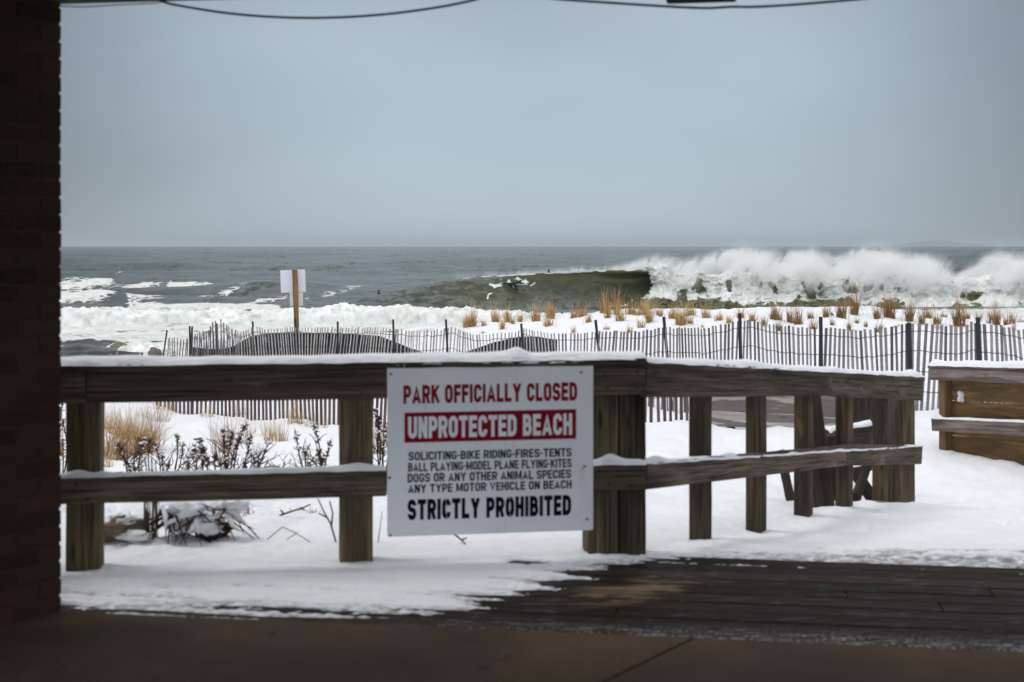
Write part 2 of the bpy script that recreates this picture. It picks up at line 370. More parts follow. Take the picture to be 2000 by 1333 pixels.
def water_nodes(t, p, o, foamattr='foam', green=(.020, .028, .022), light=None, spec=.26, bs=.9, far=1.0, base=None):
    P = geo(t)
    c = noise(t, P, 1., 5, .6, 0, (.05, .16, .1))
    col = rmp(t, c, [(.35, green), (.65, [x * 1.5 for x in green])])
    if base is not None: col = mixc(t, attr(t, 'steep'), c4(base), col)
    if base is not None: col = mixc(t, attr(t, 'skysheen'), col, (.105, .118, .108, 1))  # sky reflection on the lower wave face, painted as a greyer colour
    if light is not None: col = mixc(t, attr(t, 'lip'), col, c4(light))  # paler olive lip: light through thin water, put into the colour
    setp(t, p, Base_Color=col, Roughness=.22, IOR=1.33, Specular_IOR_Level=spec)
    fa = noise(t, P, 1., 5, .62, .3, (.42, .085, .4)); fb = noise(t, P, 1., 4, .6, .2, (.13, .022, .2))
    G = nd(t, 'ShaderNodeNewGeometry').outputs['Normal']; acc = G
    for sc_, k_ in (((2.2, 1.5, 2.2), .50 * bs), ((.55, .22, .9), .62 * bs), ((.16, .040, .3), .50 * far), ((.045, .009, .1), .34 * far)):
        if k_ <= 0: continue
        nzc = nd(t, 'ShaderNodeTexNoise', {'Vector': nd(t, 'ShaderNodeMapping', {'Vector': P, 'Scale': sc_}).outputs[0], 'Scale': 1., 'Detail': 4., 'Roughness': .62}).outputs[1]
        off_ = nd(t, 'ShaderNodeVectorMath', {0: nzc, 1: (.5, .5, .5)}, operation='SUBTRACT').outputs[0]
        acc = nd(t, 'ShaderNodeVectorMath', {0: acc, 1: nd(t, 'ShaderNodeVectorMath', {0: off_, 1: (k_, k_ * 2.0, k_ * .3)}, operation='MULTIPLY').outputs[0]}, operation='ADD').outputs[0]
    nb = nd(t, 'ShaderNodeVectorMath', {0: acc}, operation='NORMALIZE').outputs[0]; setp(t, p, Normal=nb)
    fp = nd(t, 'ShaderNodeBsdfPrincipled', {'Roughness': .9, 'Specular IOR Level': .1})
    f1 = noise(t, P, 1., 7, .68, .9, (.9, .9, 1.2)); f2 = noise(t, P, 1., 8, .7, .5, (3, 3, 3))
    vo = nd(t, 'ShaderNodeTexVoronoi', {'Vector': nd(t, 'ShaderNodeMapping', {'Vector': nd(t, 'ShaderNodeVectorMath', {0: P, 1: nd(t, 'ShaderNodeVectorMath', {0: nd(t, 'ShaderNodeTexNoise', {'Vector': P, 'Scale': .7, 'Detail': 4.}).outputs[1], 'Scale': 1.8}, operation='SCALE').outputs[0]}, operation='ADD').outputs[0], 'Scale': (.9, .55, .9)}).outputs[0], 'Scale': 1.0}, feature='DISTANCE_TO_EDGE').outputs[0]
    web = mr(t, vo, .02, .22, .22, -.14)
    fl = mth(t, 'ADD', mth(t, 'ADD', mth(t, 'MULTIPLY', mth(t, 'SUBTRACT', f1, .5), .9), mth(t, 'MULTIPLY', mth(t, 'SUBTRACT', f2, .5), .5)), web)
    fm = mr(t, mth(t, 'ADD', fl, mth(t, 'MULTIPLY', mth(t, 'SUBTRACT', attr(t, foamattr), .5), 1.5)), -.13, .22)
    fv = noise(t, P, 1., 7, .66, .6, (1.2, .9, .55)); fcol = rmp(t, mth(t, 'ADD', mth(t, 'MULTIPLY', f2, .4), mth(t, 'MULTIPLY', fv, .6)), [(.33, (.46, .46, .37)), (.45, (.72, .73, .68)), (.60, (.88, .885, .88))])
    setp(t, fp, Base_Color=fcol, Normal=bump(t, mth(t, 'ADD', f1, f2), .6, .35))
    ms = nd(t, 'ShaderNodeMixShader', {0: fm, 1: p.outputs[0], 2: fp.outputs[0]}); t.links.new(ms.outputs[0], o.inputs[0])
m, t, p, o = mat('sea_water'); water_nodes(t, p, o, green=(.028, .041, .035)); M['sea'] = m
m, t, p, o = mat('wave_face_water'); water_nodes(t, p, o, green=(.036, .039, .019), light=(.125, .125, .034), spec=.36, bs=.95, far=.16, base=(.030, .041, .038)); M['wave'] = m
def m_foam():
    m, t, p, o = mat('white_water'); P = geo(t)
    a = noise(t, P, 1., 7, .66, .8, (1.1, .9, .55)); b = noise(t, P, 3.2, 7, .7, .4)
    col = rmp(t, a, [(.28, (.44, .44, .34)), (.42, (.70, .71, .66)), (.60, (.88, .885, .88))])
    col = mixc(t, mr(t, b, .60, .72, 0, .25), col, (.66, .67, .62, 1))
    setp(t, p, Base_Color=col, Roughness=.9, Specular_IOR_Level=.1, Normal=bump(t, mth(t, 'ADD', a, mth(t, 'MULTIPLY', b, .5)), .35, .25), Subsurface_Weight=.45, Subsurface_Radius=(1., 1., 1.), Subsurface_Scale=.35)
    return m
M['foam'] = m_foam()

# ---------------------------------------------------------------- terrain: one snow sheet from the deck to the beach
TX = np.array([-400, 0, 200, 430, 700, 1000, 1300, 1600, 1800, 2000, 2400])
TK = [
 [(4, 0), (6.3, 0), (8, -.2), (10, -.4), (14, -.8), (18, -1.0), (23.5, -1.1), (28, -1.6), (36, -2.2), (44, -2.9), (56, -3.4), (70, -4.3), (95, -6)],
 [(4, 0), (6.3, 0), (8, -.18), (10, -.38), (14, -.78), (18, -1.0), (23.5, -1.05), (28, -1.5), (36, -2.0), (44, -2.9), (56, -3.4), (70, -4.3), (95, -6)],
 [(4, 0), (6.3, 0), (8, -.15), (10, -.35), (14, -.72), (18, -.92), (23.5, -1.05), (28, -1.4), (36, -1.62), (44, -2.6), (56, -3.5), (70, -4.4), (95, -6)],
 [(4, 0), (6.3, 0), (8, -.12), (10, -.32), (14, -.72), (18, -.95), (22, -1.17), (27, -1.4), (31, -1.35), (36, -1.14), (44, -2.4), (54, -3.5), (66, -4.4), (95, -6)],
 [(4, 0), (6.4, 0), (8, -.10), (10, -.30), (14, -.68), (19.3, -1.03), (25, -1.2), (30, -1.0), (36, -.84), (43, -1.7), (52, -3.3), (62, -4.3), (95, -6)],
 [(4, 0), (6.5, 0), (8, -.10), (10, -.28), (14, -.60), (17.9, -.84), (23.3, -1.05), (30, -.72), (36, -.45), (44, -1.6), (52, -3.2), (62, -4.3), (95, -6)],
 [(4, 0), (6.7, 0), (7.2, -.075), (8, -.17), (10, -.34), (14, -.56), (16.8, -.67), (20.6, -.92), (27, -.50), (36, -.10), (44, -1.4), (52, -3.2), (62, -4.3), (95, -6)],
 [(4, 0), (6.65, 0), (7.1, -.075), (8, -.19), (9, -.31), (11, -.50), (14, -.66), (16.8, -.70), (18.5, -.75), (27, -.36), (36, -.10), (44, -1.4), (52, -3.2), (62, -4.3), (95, -6)],
 [(4, 0), (6.7, 0), (8, -.20), (10, -.45), (14, -.65), (18, -.71), (27, -.30), (36, -.17), (44, -1.4), (52, -3.2), (62, -4.3), (95, -6)],
 [(4, 0), (6.75, 0), (8, -.18), (10, -.42), (13, -.62), (17.6, -.70), (27, -.42), (36, -.45), (44, -1.5), (52, -3.2), (62, -4.3), (95, -6)],
 [(4, 0), (6.9, 0), (8, -.14), (10, -.35), (13, -.60), (17.6, -.70), (27, -.45), (36, -.60), (44, -1.7), (52, -3.3), (62, -4.4), (95, -6)]]
def _tz(px, Y):
    cols = np.stack([np.interp(Y, [k[0] for k in c], [k[1] for k in c]) for c in TK])
    px = np.clip(px, TX[0], TX[-1]); i = np.clip(np.searchsorted(TX, px) - 1, 0, len(TX) - 2)
    t = (px - TX[i]) / (TX[i + 1] - TX[i]); t = t * t * (3 - 2 * t) * .5 + t * .5
    idx = np.arange(px.size).reshape(px.shape) if px.ndim else 0
    c = cols.reshape(len(TK), -1); ii = i.ravel(); k = np.arange(ii.size)
    return (c[ii, k] * (1 - t.ravel()) + c[ii + 1, k] * t.ravel()).reshape(px.shape)
def snow_line(px): return np.interp(px, [-400, 120, 500, 700, 850, 920, 1000, 1100, 1200, 1300, 1400, 1700, 2000, 2600], [1188, 1188, 1196, 1204, 1200, 1182, 1164, 1132, 1106, 1092, 1086, 1085, 1090, 1100])
EA, ED = np.array([-1.76, 5.55]), np.array([.9882, -.1530])       # concrete edge: point and direction
THIN = None
def terrain(X, Y):
    global THIN
    X = np.atleast_1d(np.asarray(X, float)); Y = np.atleast_1d(np.asarray(Y, float)); px = CX + F * X / Y
    z = (_tz(px, Y) + _tz(px, Y * .95) + _tz(px, Y * 1.05) + _tz(px - 45, Y) + _tz(px + 45, Y)) / 5
    far = sstep(7, 11, Y)
    z = z + far * (.10 * fbm(X * .45, Y * .45, 1.1, 3) + .035 * fbm(X * 1.9, Y * 1.6, 4.2, 3)) + .020 * sstep(6.2, 7.6, Y) * fbm(X * 2.6, Y * 2.2, 7.7, 4) + .006 * sstep(6, 7.2, Y) * fbm(X * 11, Y * 7, 2.7, 3)
    for (fx_, fy_) in ((1905, 9.9), (1945, 10.15), (1925, 9.0), (1985, 9.25), (1880, 11.2), (1690, 8.1), (1960, 8.3)):
        z = z - .045 * np.exp(-(((px - fx_) / 13) ** 2 + ((Y - fy_) / .13) ** 2)) + .012 * np.exp(-(((px - fx_ - 16) / 12) ** 2 + ((Y - fy_ - .1) / .16) ** 2))
    # plants on the left stand in hummocky drifts
    hum = np.exp(-((px - 330) / 230) ** 2) * np.exp(-((Y - 8.6) / 1.5) ** 2)
    z = z + hum * (.05 + .16 * np.abs(fbm(X * 3.1, Y * 2.6, 3.3, 3)) + .05 * fbm(X * 9, Y * 8, 6.6, 3))
    # over the deck the snow is a thin ragged cover
    al = (X - EA[0]) * ED[0] + (Y - EA[1]) * ED[1]; ac = -(X - EA[0]) * ED[1] + (Y - EA[1]) * ED[0]
    py = HY + EYE * F / Y; sd_ = (snow_line(px) - py) * Y * Y / (EYE * F)
    nz_ = .022 * fbm(al * 1.1, ac * 19, 0.3, 5, .62) + .006 * fbm(al * 22, ac * 40, 5.5, 3)
    t = .020 * np.tanh(sd_ / .26) + .72 * nz_ * np.clip(1.25 - np.abs(sd_) / .9, .35, 1)
    t = t - .030 * np.exp(-(((px - 1022 + 22 * vnoise(al * 9, ac * 30, 4.)) / 30) ** 2 + ((py - 1097) / 5) ** 2)) - .045 * np.exp(-(((px - 1165) / 60) ** 2 + ((py - 1118) / 5) ** 2)) - .04 * np.exp(-(((px - 1770) / 40) ** 2 + ((py - 1076) / 3) ** 2))
    # frost specks along the concrete edge on the right, scattered crumbs of snow
    sp = vnoise(al * 30, ac * 46, 2.2) * .5 + .5
    edge = np.exp(-((ac - .09) / .09) ** 2) * (.15 + .85 * sstep(1000, 1700, px))
    t = np.where(t < 0, np.maximum(t, -.03 + .012 * edge * sstep(.25, .65, sp + .40 * vnoise(al * 4, ac * 14, 1.5))), t)
    crumb = vnoise(al * 30 + 40, ac * 30, 9.1) * (.7 + .5 * vnoise(al * 2.3, ac * 4, 6.)); t = np.where(t < 0, np.maximum(t, -.03 + .040 * sstep(.68, .90, crumb) * sstep(-.9, -.1, sd_)), t)
    t = np.where(ac < .015, -.05, t)
    near = 1 - sstep(6.7, 7.6, Y); THIN = (1 - sstep(.001, .016, t)) * near
    return z + t * near + .022 * (1 - near) - .008
def ground_hit(px, py, y0=7.0, y1=60.0):
    Y = np.linspace(y0, y1, 1600); X = (px - CX) / F * Y; zr = EYE - (py - HY) / F * Y
    d = zr - terrain(X, Y); i = np.where(d <= 0)[0]
    k = i[0] if len(i) else len(Y) - 1
    return np.array([X[k], Y[k], terrain(X[k], Y[k])[0]])
def gz(x, y): return float(terrain(x, y)[0])

py_rows = np.linspace(1305, 900, 330); near_Y = EYE * F / (py_rows - HY)
far_Y = near_Y[-1] * np.exp(np.linspace(0, math.log(95 / near_Y[-1]), 270)[1:])
rows = np.concatenate([near_Y, far_Y]); us = np.concatenate([np.linspace(-900, 60, 60)[:-1], np.arange(60, 2060, 3.4), np.linspace(2060, 3000, 60)])
PX, YY = np.meshgrid(us, rows); XX = (PX - CX) / F * YY
ZZ = terrain(XX.ravel(), YY.ravel()).reshape(XX.shape); thin = THIN.copy()
sand = (np.exp(-((PX - 320) / 90) ** 2) * np.exp(-((YY - 37) / 5) ** 2) * .9 + np.exp(-((PX - 830) / 90) ** 2) * np.exp(-((YY - 34) / 3.0) ** 2) * .45 + sstep(47, 56, YY))
sand = sand + .5 * np.exp(-((PX - 1690) / 110) ** 2) * np.exp(-((YY - 34.5) / 1.0) ** 2)
prop(link('snow_ground', np_mesh('snow_ground', np.stack([XX, YY, ZZ], -1).reshape(-1, 3), grid_q(*XX.shape), M['snow'], {'sand': np.clip(sand, 0, 1), 'thin': thin})),
     'wind blown snow over the boardwalk edge, dune and beach', 'snow', kind='structure')

# boardwalk deck: planks side by side under the snow
d2 = np.array([ED[0], ED[1], 0]); n2 = np.array([-ED[1], ED[0], 0]); E0 = np.array([EA[0], EA[1], 0])
mb = MB(); k = 0; off = .012
while off < 1.36:
    wd = .138; c = E0 + n2 * (off + wd / 2); a0 = -6.0 if off < .55 else float(np.interp(off, [.55, 1.34, 2.3], [-.6, 2.30, 2.75]))
    while a0 < 10:
        ln = U(2.6, 4.2)
        mb.board(c + d2 * a0 + (0, 0, -.022 - .003 * U(0, 1)), c + d2 * (a0 + ln - .006) + (0, 0, -.022 - .003 * U(0, 1)), wd - U(.004, .010), .036, side=n2, up=(0, 0, 1), n=4, jit=.0012); a0 += ln
    off += wd
o = mb.build('boardwalk_deck', M['deck'], bevel=.003); prop(o, 'wet dark boardwalk planks, partly bare of snow', 'boardwalk', kind='structure')

# concrete floor of the shelter, cut by one joint
mb = MB()
j0, j1 = at(1355, 1252, EYE * F / (1252 - HY))[:2], at(1190, 1333, EYE * F / (1333 - HY))[:2]
jd = (j1 - j0) / np.linalg.norm(j1 - j0); ta = np.dot(j0 - EA, ED) ; jn = np.array([-jd[1], jd[0]])
J0 = EA + ED * ta; JL = J0 + jd * 14
def slab(pts, z0, z1):
    n = len(pts); V = [(p[0], p[1], z1) for p in pts] + [(p[0], p[1], z0) for p in pts]
    Fs = [tuple(range(n)), tuple(range(n, 2 * n))[::-1]] + [(i + n, (i + 1) % n + n, (i + 1) % n, i) for i in range(n)]
    mb.add(V, Fs)
L0, R0 = EA - ED * 5, EA + ED * 11; g = ED * .006
bk = np.array([-ED[1], ED[0]]) * -13
slab([L0 + bk, JL - g, J0 - g, L0], -.3, .004); slab([JL + g, R0 + bk, R0, J0 + g], -.3, .004)
o = mb.build('concrete_floor', M['concrete'], bevel=.006); prop(o, 'brown stained concrete floor of the shelter', 'floor', kind='structure')

# ---------------------------------------------------------------- shelter: brick pillar, beam, roof, dark inside
sh = empty('beach_shelter', (EA[0], EA[1], 0), 'dark shelter with red brick corner pillar and low roof beam, framing the view', 'shelter')
BZ = EYE + .942
fd = np.array([-.60, -.80]); od = np.array([-.985, .17])          # along the visible brick face (towards the viewer), along the outer face
core = [EA + fd * .004 + od * .002, EA + fd * 2.2 + od * .002, EA + fd * 2.2 + od * 2.4, EA + od * 2.4 + fd * .004]
mb = MB(); slab(core[::-1], 0, 2.62); mb.build('mortar_core', M['mortar'], sh)
mb = MB(); ch = .0675; n_f = np.array([.80, -.60]); n_o = np.array([.17, .985])
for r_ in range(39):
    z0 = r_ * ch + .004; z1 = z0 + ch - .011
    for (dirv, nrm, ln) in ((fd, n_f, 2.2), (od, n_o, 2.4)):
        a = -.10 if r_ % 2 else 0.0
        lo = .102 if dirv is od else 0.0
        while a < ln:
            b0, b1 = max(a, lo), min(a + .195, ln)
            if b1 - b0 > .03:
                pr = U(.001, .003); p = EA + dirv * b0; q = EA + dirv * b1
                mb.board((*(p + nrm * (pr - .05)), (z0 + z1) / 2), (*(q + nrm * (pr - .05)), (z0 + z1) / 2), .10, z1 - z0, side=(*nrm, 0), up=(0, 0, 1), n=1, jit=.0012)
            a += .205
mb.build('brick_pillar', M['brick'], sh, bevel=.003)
mb = MB()
bA = np.array([*EA, BZ]); mb.board(bA - d2 * 3 - n2 * .07 + (0, 0, .14), bA + d2 * 9 - n2 * .07 + (0, 0, .14), .14, .28, side=n2, n=8, jit=.0)
mb.build('roof_beam', M['beam'], sh)
rk = np.array([-ED[1], ED[0]]) * -3.6  # unseen roof, depth chosen for the light reaching sign and floor
mb = MB(); slab([L0 + rk, R0 + rk, R0 - n2[:2] * .02, L0 - n2[:2] * .02], BZ + .285, BZ + .45); mb.build('roof', M['soffit'], sh)
# cables sagging below the beam and the box fixed to it
def beam_at(px, py): s = 501 + 55 * (px - 118) / 1882; return at(px, py, F / s)
def cable(pts, label, r=.0048):
    ps = np.array([beam_at(*p) for p in pts]); t = np.linspace(0, len(ps) - 1, 70)
    k = np.arange(len(ps)); sm = np.stack([np.interp(t, k, ps[:, a]) for a in range(3)], -1)
    for _ in range(8): sm[1:-1] = (sm[:-2] + sm[2:] + 2 * sm[1:-1]) / 4
    m_ = MB(); m_.tube(sm - n2 * .012, r, 8); prop(m_.build('cable', M['cable'], smooth=True), label, 'cable', 'cables sagging under the roof beam')
cable([(290, -14), (320, 6), (350, 12), (420, 24), (500, 33), (600, 37), (680, 35), (760, 29), (830, 20), (890, 10), (950, -4), (985, -22)], 'black cable sagging under the beam next to the brick pillar')
cable([(1040, -24), (1060, -2), (1150, 4), (1300, 14), (1385, 18), (1430, 14), (1470, 15.5), (1560, 10), (1690, -1), (1730, -8), (1760, -30)], 'black cable sagging across the dark box under the beam')
cable([(70, 12), (118, 13), (165, 15), (230, 11), (318, 7), (340, -10)], 'thin short wire pinned from brick pillar along the beam', .0022)
mb = MB(); a, b = beam_at(1303, 12), beam_at(1438, 8); c = (a + b) / 2 - n2 * .09
fx = empty('junction_box', c, 'small dark box fixed under the roof beam above the sea', 'box')
mb.board(a - n2 * .09 + (0, 0, .05), b - n2 * .09 + (0, 0, .05), .11, .10, side=n2); mb.build('housing', M['fixture'], fx, bevel=.006)
mb = MB(); mb.board(a - n2 * .09 + (0, 0, .125) + d2 * .03, b - n2 * .09 + (0, 0, .125) - d2 * .03, .07, .05, side=n2); mb.build('mount', M['fixture'], fx)

# ---------------------------------------------------------------- boardwalk railing (across the view)
def snowcap(name, p0, p1, w, hh, parent, side, lumps=(), seed=0., n=60, edge=.006):
    """soft ridge of snow lying on a board's top edge"""
    p0, p1 = np.array(p0, float), np.array(p1, float); side = np.array(side, float); ln = np.linalg.norm(p1 - p0); nc = 11; V = []
    for i in range(n + 1):
        t = i / n; c = p0 + (p1 - p0) * t; s_ = t * ln
        h = hh * (1 + .35 * float(fbm(s_ * 3 + seed, seed, 0, 3)))
        h = max(.002, h)
        for (lc, lw, lh) in lumps: h += lh * math.exp(-((t - lc) / lw) ** 2)
        h *= min(1, min(t, 1 - t) * ln / .02 + .15)
        for j in range(nc):
            a = -1 + 2 * j / (nc - 1); wob = .004 * float(vnoise(s_ * 14 + seed, a, 3.)) + .004 * float(vnoise(s_ * 40 + seed, a, 8.))
            V.append(c + side * (a * (w / 2 + edge) + wob * (abs(a) > .9)) + np.array([0, 0, h * (1 - abs(a) ** 2.6) - (.006 if abs(a) == 1 else 0) + .003 * float(vnoise(s_ * 11, a * 2, seed))]))
    return link(name, np_mesh(name, V, grid_q(n + 1, nc)[:, ::-1] if np.dot(np.cross(p1 - p0, side), (0, 0, 1)) < 0 else grid_q(n + 1, nc), M['snow'], {'sand': np.zeros(len(V))}), parent)
def rl(u): s = 450 - 25 * (u + 840) / 1102; return np.array([u / s, F / s])       # plan of the front plane of the rails
PA, PB = rl(-1180), rl(262)
rd = (PB - PA) / np.linalg.norm(PB - PA); rd3 = np.array([*rd, 0]); rn3 = np.array([rd[1], -rd[0], 0])   # towards the viewer
def RP(px, z, back=0.): return np.array([*rl(px - CX), z]) - rn3 * back
rail = empty('boardwalk_railing', RP(700, 0), 'weathered two rail wooden railing with snow on top, carrying the closed park sign', 'railing')
mb = MB()
for (a, b) in ((-180, 166.5), (168, 756), (756.8, 1261)):
    mb.board(RP(a, .812, .019), RP(b, .812, .019), .038, .134, side=rn3, n=8, jit=.0015)
mb.build('top_rail', M['rail'], rail, bevel=.004)
mb = MB(); mb.board(RP(-180, .8965, .062), RP(790, .8965, .062), .14, .034, side=rn3, n=10, jit=.0015); mb.board(RP(790.5, .8965, .062), RP(1262, .8965, .062), .14, .034, side=rn3, n=6, jit=.0015)
mb.build('cap_board', M['cap'], rail, bevel=.004)
mb = MB()
for (a, b) in ((-180, 755), (756, 1262)): mb.board(RP(a, .369, .019), RP(b, .369, .019), .038, .122, side=rn3, n=8, jit=.0015)
mb.build('mid_rail', M['rail'], rail, bevel=.004)
for (px, w_) in ((159, .146), (696.5, .150), (1182, .142)):
    mb = MB(); c = RP(px, 0, .040 + .072); mb.board(c + (0, 0, -.3), c + (0, 0, .878), w_, .142, side=rd3, up=rn3, n=6, jit=.002); mb.build('post', M['post'], rail, bevel=.006)
mb = MB(); c = RP(1240, 0, .040 + .062); mb.board(c + (0, 0, -.3), c + (0, 0, .878), .125, .12, side=rd3, up=rn3, n=6, jit=.002); mb.build('post', M['ramppost'], rail, bevel=.006)
snowcap('snow_cap', RP(-180, .9135, .062), RP(1266, .9135, .062), .14, .025, rail, rn3, [(.815, .012, .022), (.80, .035, .014)], 1.3, 170)
snowcap('snow_cap', RP(-180, .430, .019), RP(754, .430, .019), .036, .012, rail, rn3, [(.345, .02, .016), (.395, .01, .008), (.94, .03, .014)], 4.3, 130)
snowcap('snow_cap', RP(1150, .430, .020), RP(1262, .430, .020), .04, .012, rail, rn3, [(.38, .18, .030)], 9.3, 40)

for i, px in enumerate((159, 696.5, 1182, 1240)):
    for z in (.845, .775, .40, .335):
        q = RP(px + U(-12, 12), z + U(-.008, .008), -.0005); mb = MB(); mb.tube([q, q + rn3 * .004], [.0075, .006], 8); mb.build('bolt', M['iron'], rail)
# ramp railing running down to the beach
RC, RE = np.array([262 / 425, F / 425]), np.array([803 / 265., F / 265.])
qd = (RE - RC); ql = np.linalg.norm(qd); qd = qd / ql; qd3 = np.array([*qd, 0]); qn3 = np.array([qd[1], -qd[0], 0])
def ramp_t(px):   # fraction along the ramp line at a photo column
    u = px - CX; a = RC; b = RE - RC; return (u * a[1] - F * a[0]) / (F * b[0] - u * b[1])
def QP(t, z, back=0.): return np.array([*(RC + (RE - RC) * t), z]) - qn3 * back
rr = empty('ramp_railing', QP(.4, 0), 'dark wooden ramp railing sloping down beside the sign, close set posts', 'railing')
mb = MB()
mb.board(QP(.002, .800, .019), QP(.56, .575, .019), .038, .136, side=qn3, n=6, jit=.002); mb.board(QP(.561, .575, .019), QP(1.0, .360, .019), .038, .145, side=qn3, n=5, jit=.002)
mb.build('top_rail', M['rail'], rr, bevel=.004)
mb = MB(); mb.board(QP(.0, .882, .055), QP(.34, .740, .055), .13, .030, side=qn3, n=5, jit=.002); mb.board(QP(.34, .735, .055), QP(1.005, .447, .055), .13, .032, side=qn3, n=8, jit=.002)
mb.build('cap_board', M['cap'], rr, bevel=.004)
mb = MB(); mb.board(QP(.002, .368, .019), QP(.62, .105, .019), .038, .125, side=qn3, n=6, jit=.003); mb.board(QP(.621, .105, .019), QP(.995, -.108, .019), .038, .135, side=qn3, n=5, jit=.003)
mb.build('mid_rail', M['rail'], rr, bevel=.004)
for px in (1368, 1477, 1569.5, 1649, 1719.5, 1772):
    lo_, hi_ = -.2, 1.3
    for _ in range(40):
        t_ = (lo_ + hi_) / 2; c = QP(t_, 0, .084)
        if CX + F * c[0] / c[1] < px: lo_ = t_
        else: hi_ = t_
    zt = .895 - .44 * t_ - .03
    mb = MB(); mb.board((c[0], c[1], gz(c[0], c[1]) - .25), (c[0], c[1], zt), .092, .089, side=qd3, up=qn3, n=5, jit=.0015); mb.build('post', M['ramppost'], rr, bevel=.004)
snowcap('snow_cap', QP(.0, .899, .055), QP(1.0, .465, .055), .13, .022, rr, qn3, [(.28, .06, .010), (.97, .02, .02)], 2.9, 110)
snowcap('snow_cap', QP(.0, .431, .019), QP(.99, -.040, .019), .038, .010, rr, qn3, [(.22, .02, .018), (.42, .02, .014), (.6, .02, .014), (.03, .02, .02)], 6.1, 110)

# ---------------------------------------------------------------- the closed park sign on the railing
sx0, sx1 = rl(756 - CX), rl(1158 - CX); SW = np.linalg.norm(sx1 - sx0); SH = .772; STOP = .899
so = np.array([*sx0, STOP]) + rn3 * .004
sign = empty('beach_closure_sign', so, 'white metal notice with red and black lettering, PARK OFFICIALLY CLOSED, screwed to the railing', 'sign')
tilt = .004
def SP(a, b, out_=0.): return so + rd3 * a + np.array([0, 0, -b + tilt * a]) + rn3 * out_
mb = MB(); n_ = 12; rr_ = .012; pts = []
for (cx_, cy_, a0) in ((rr_, rr_, 180), (SW - rr_, rr_, 270), (SW - rr_, SH - rr_, 0), (rr_, SH - rr_, 90)):
    for q in range(5): th = math.radians(a0 + 90 * q / 4); pts.append((cx_ + rr_ * math.cos(th), cy_ + rr_ * math.sin(th)))
V = [SP(a, b, .003) for a, b in pts] + [SP(a, b, 0) for a, b in pts]; n_ = len(pts)
mb.add(V, [tuple(range(n_))[::-1], tuple(range(n_, 2 * n_))] + [(i, (i + 1) % n_, (i + 1) % n_ + n_, i + n_) for i in range(n_)]); mb.build('panel', M['signface'], sign)
KS = SW / 402.
def lxy(px, py): return (px - 756) * KS, (py - 711) * SH / 333.
TH = .20
def rr_path(w, h, r, a0=0, a1=360, n=7, cx=0., cy=0.):
    """rounded rectangle centre line from angle quadrant a0 to a1 (degrees, counter clockwise from the right)"""
    P_ = []
    for q, (sx, sy) in enumerate(((1, 1), (-1, 1), (-1, -1), (1, -1))):
        for k in range(n + 1):
            th = 90 * q + 90 * k / n; P_.append((cx + sx * (w / 2 - r) + r * math.cos(math.radians(th)), cy + sy * (h / 2 - r) + r * math.sin(math.radians(th)), 90 * q + .5 + 89 * k / n))
    return P_
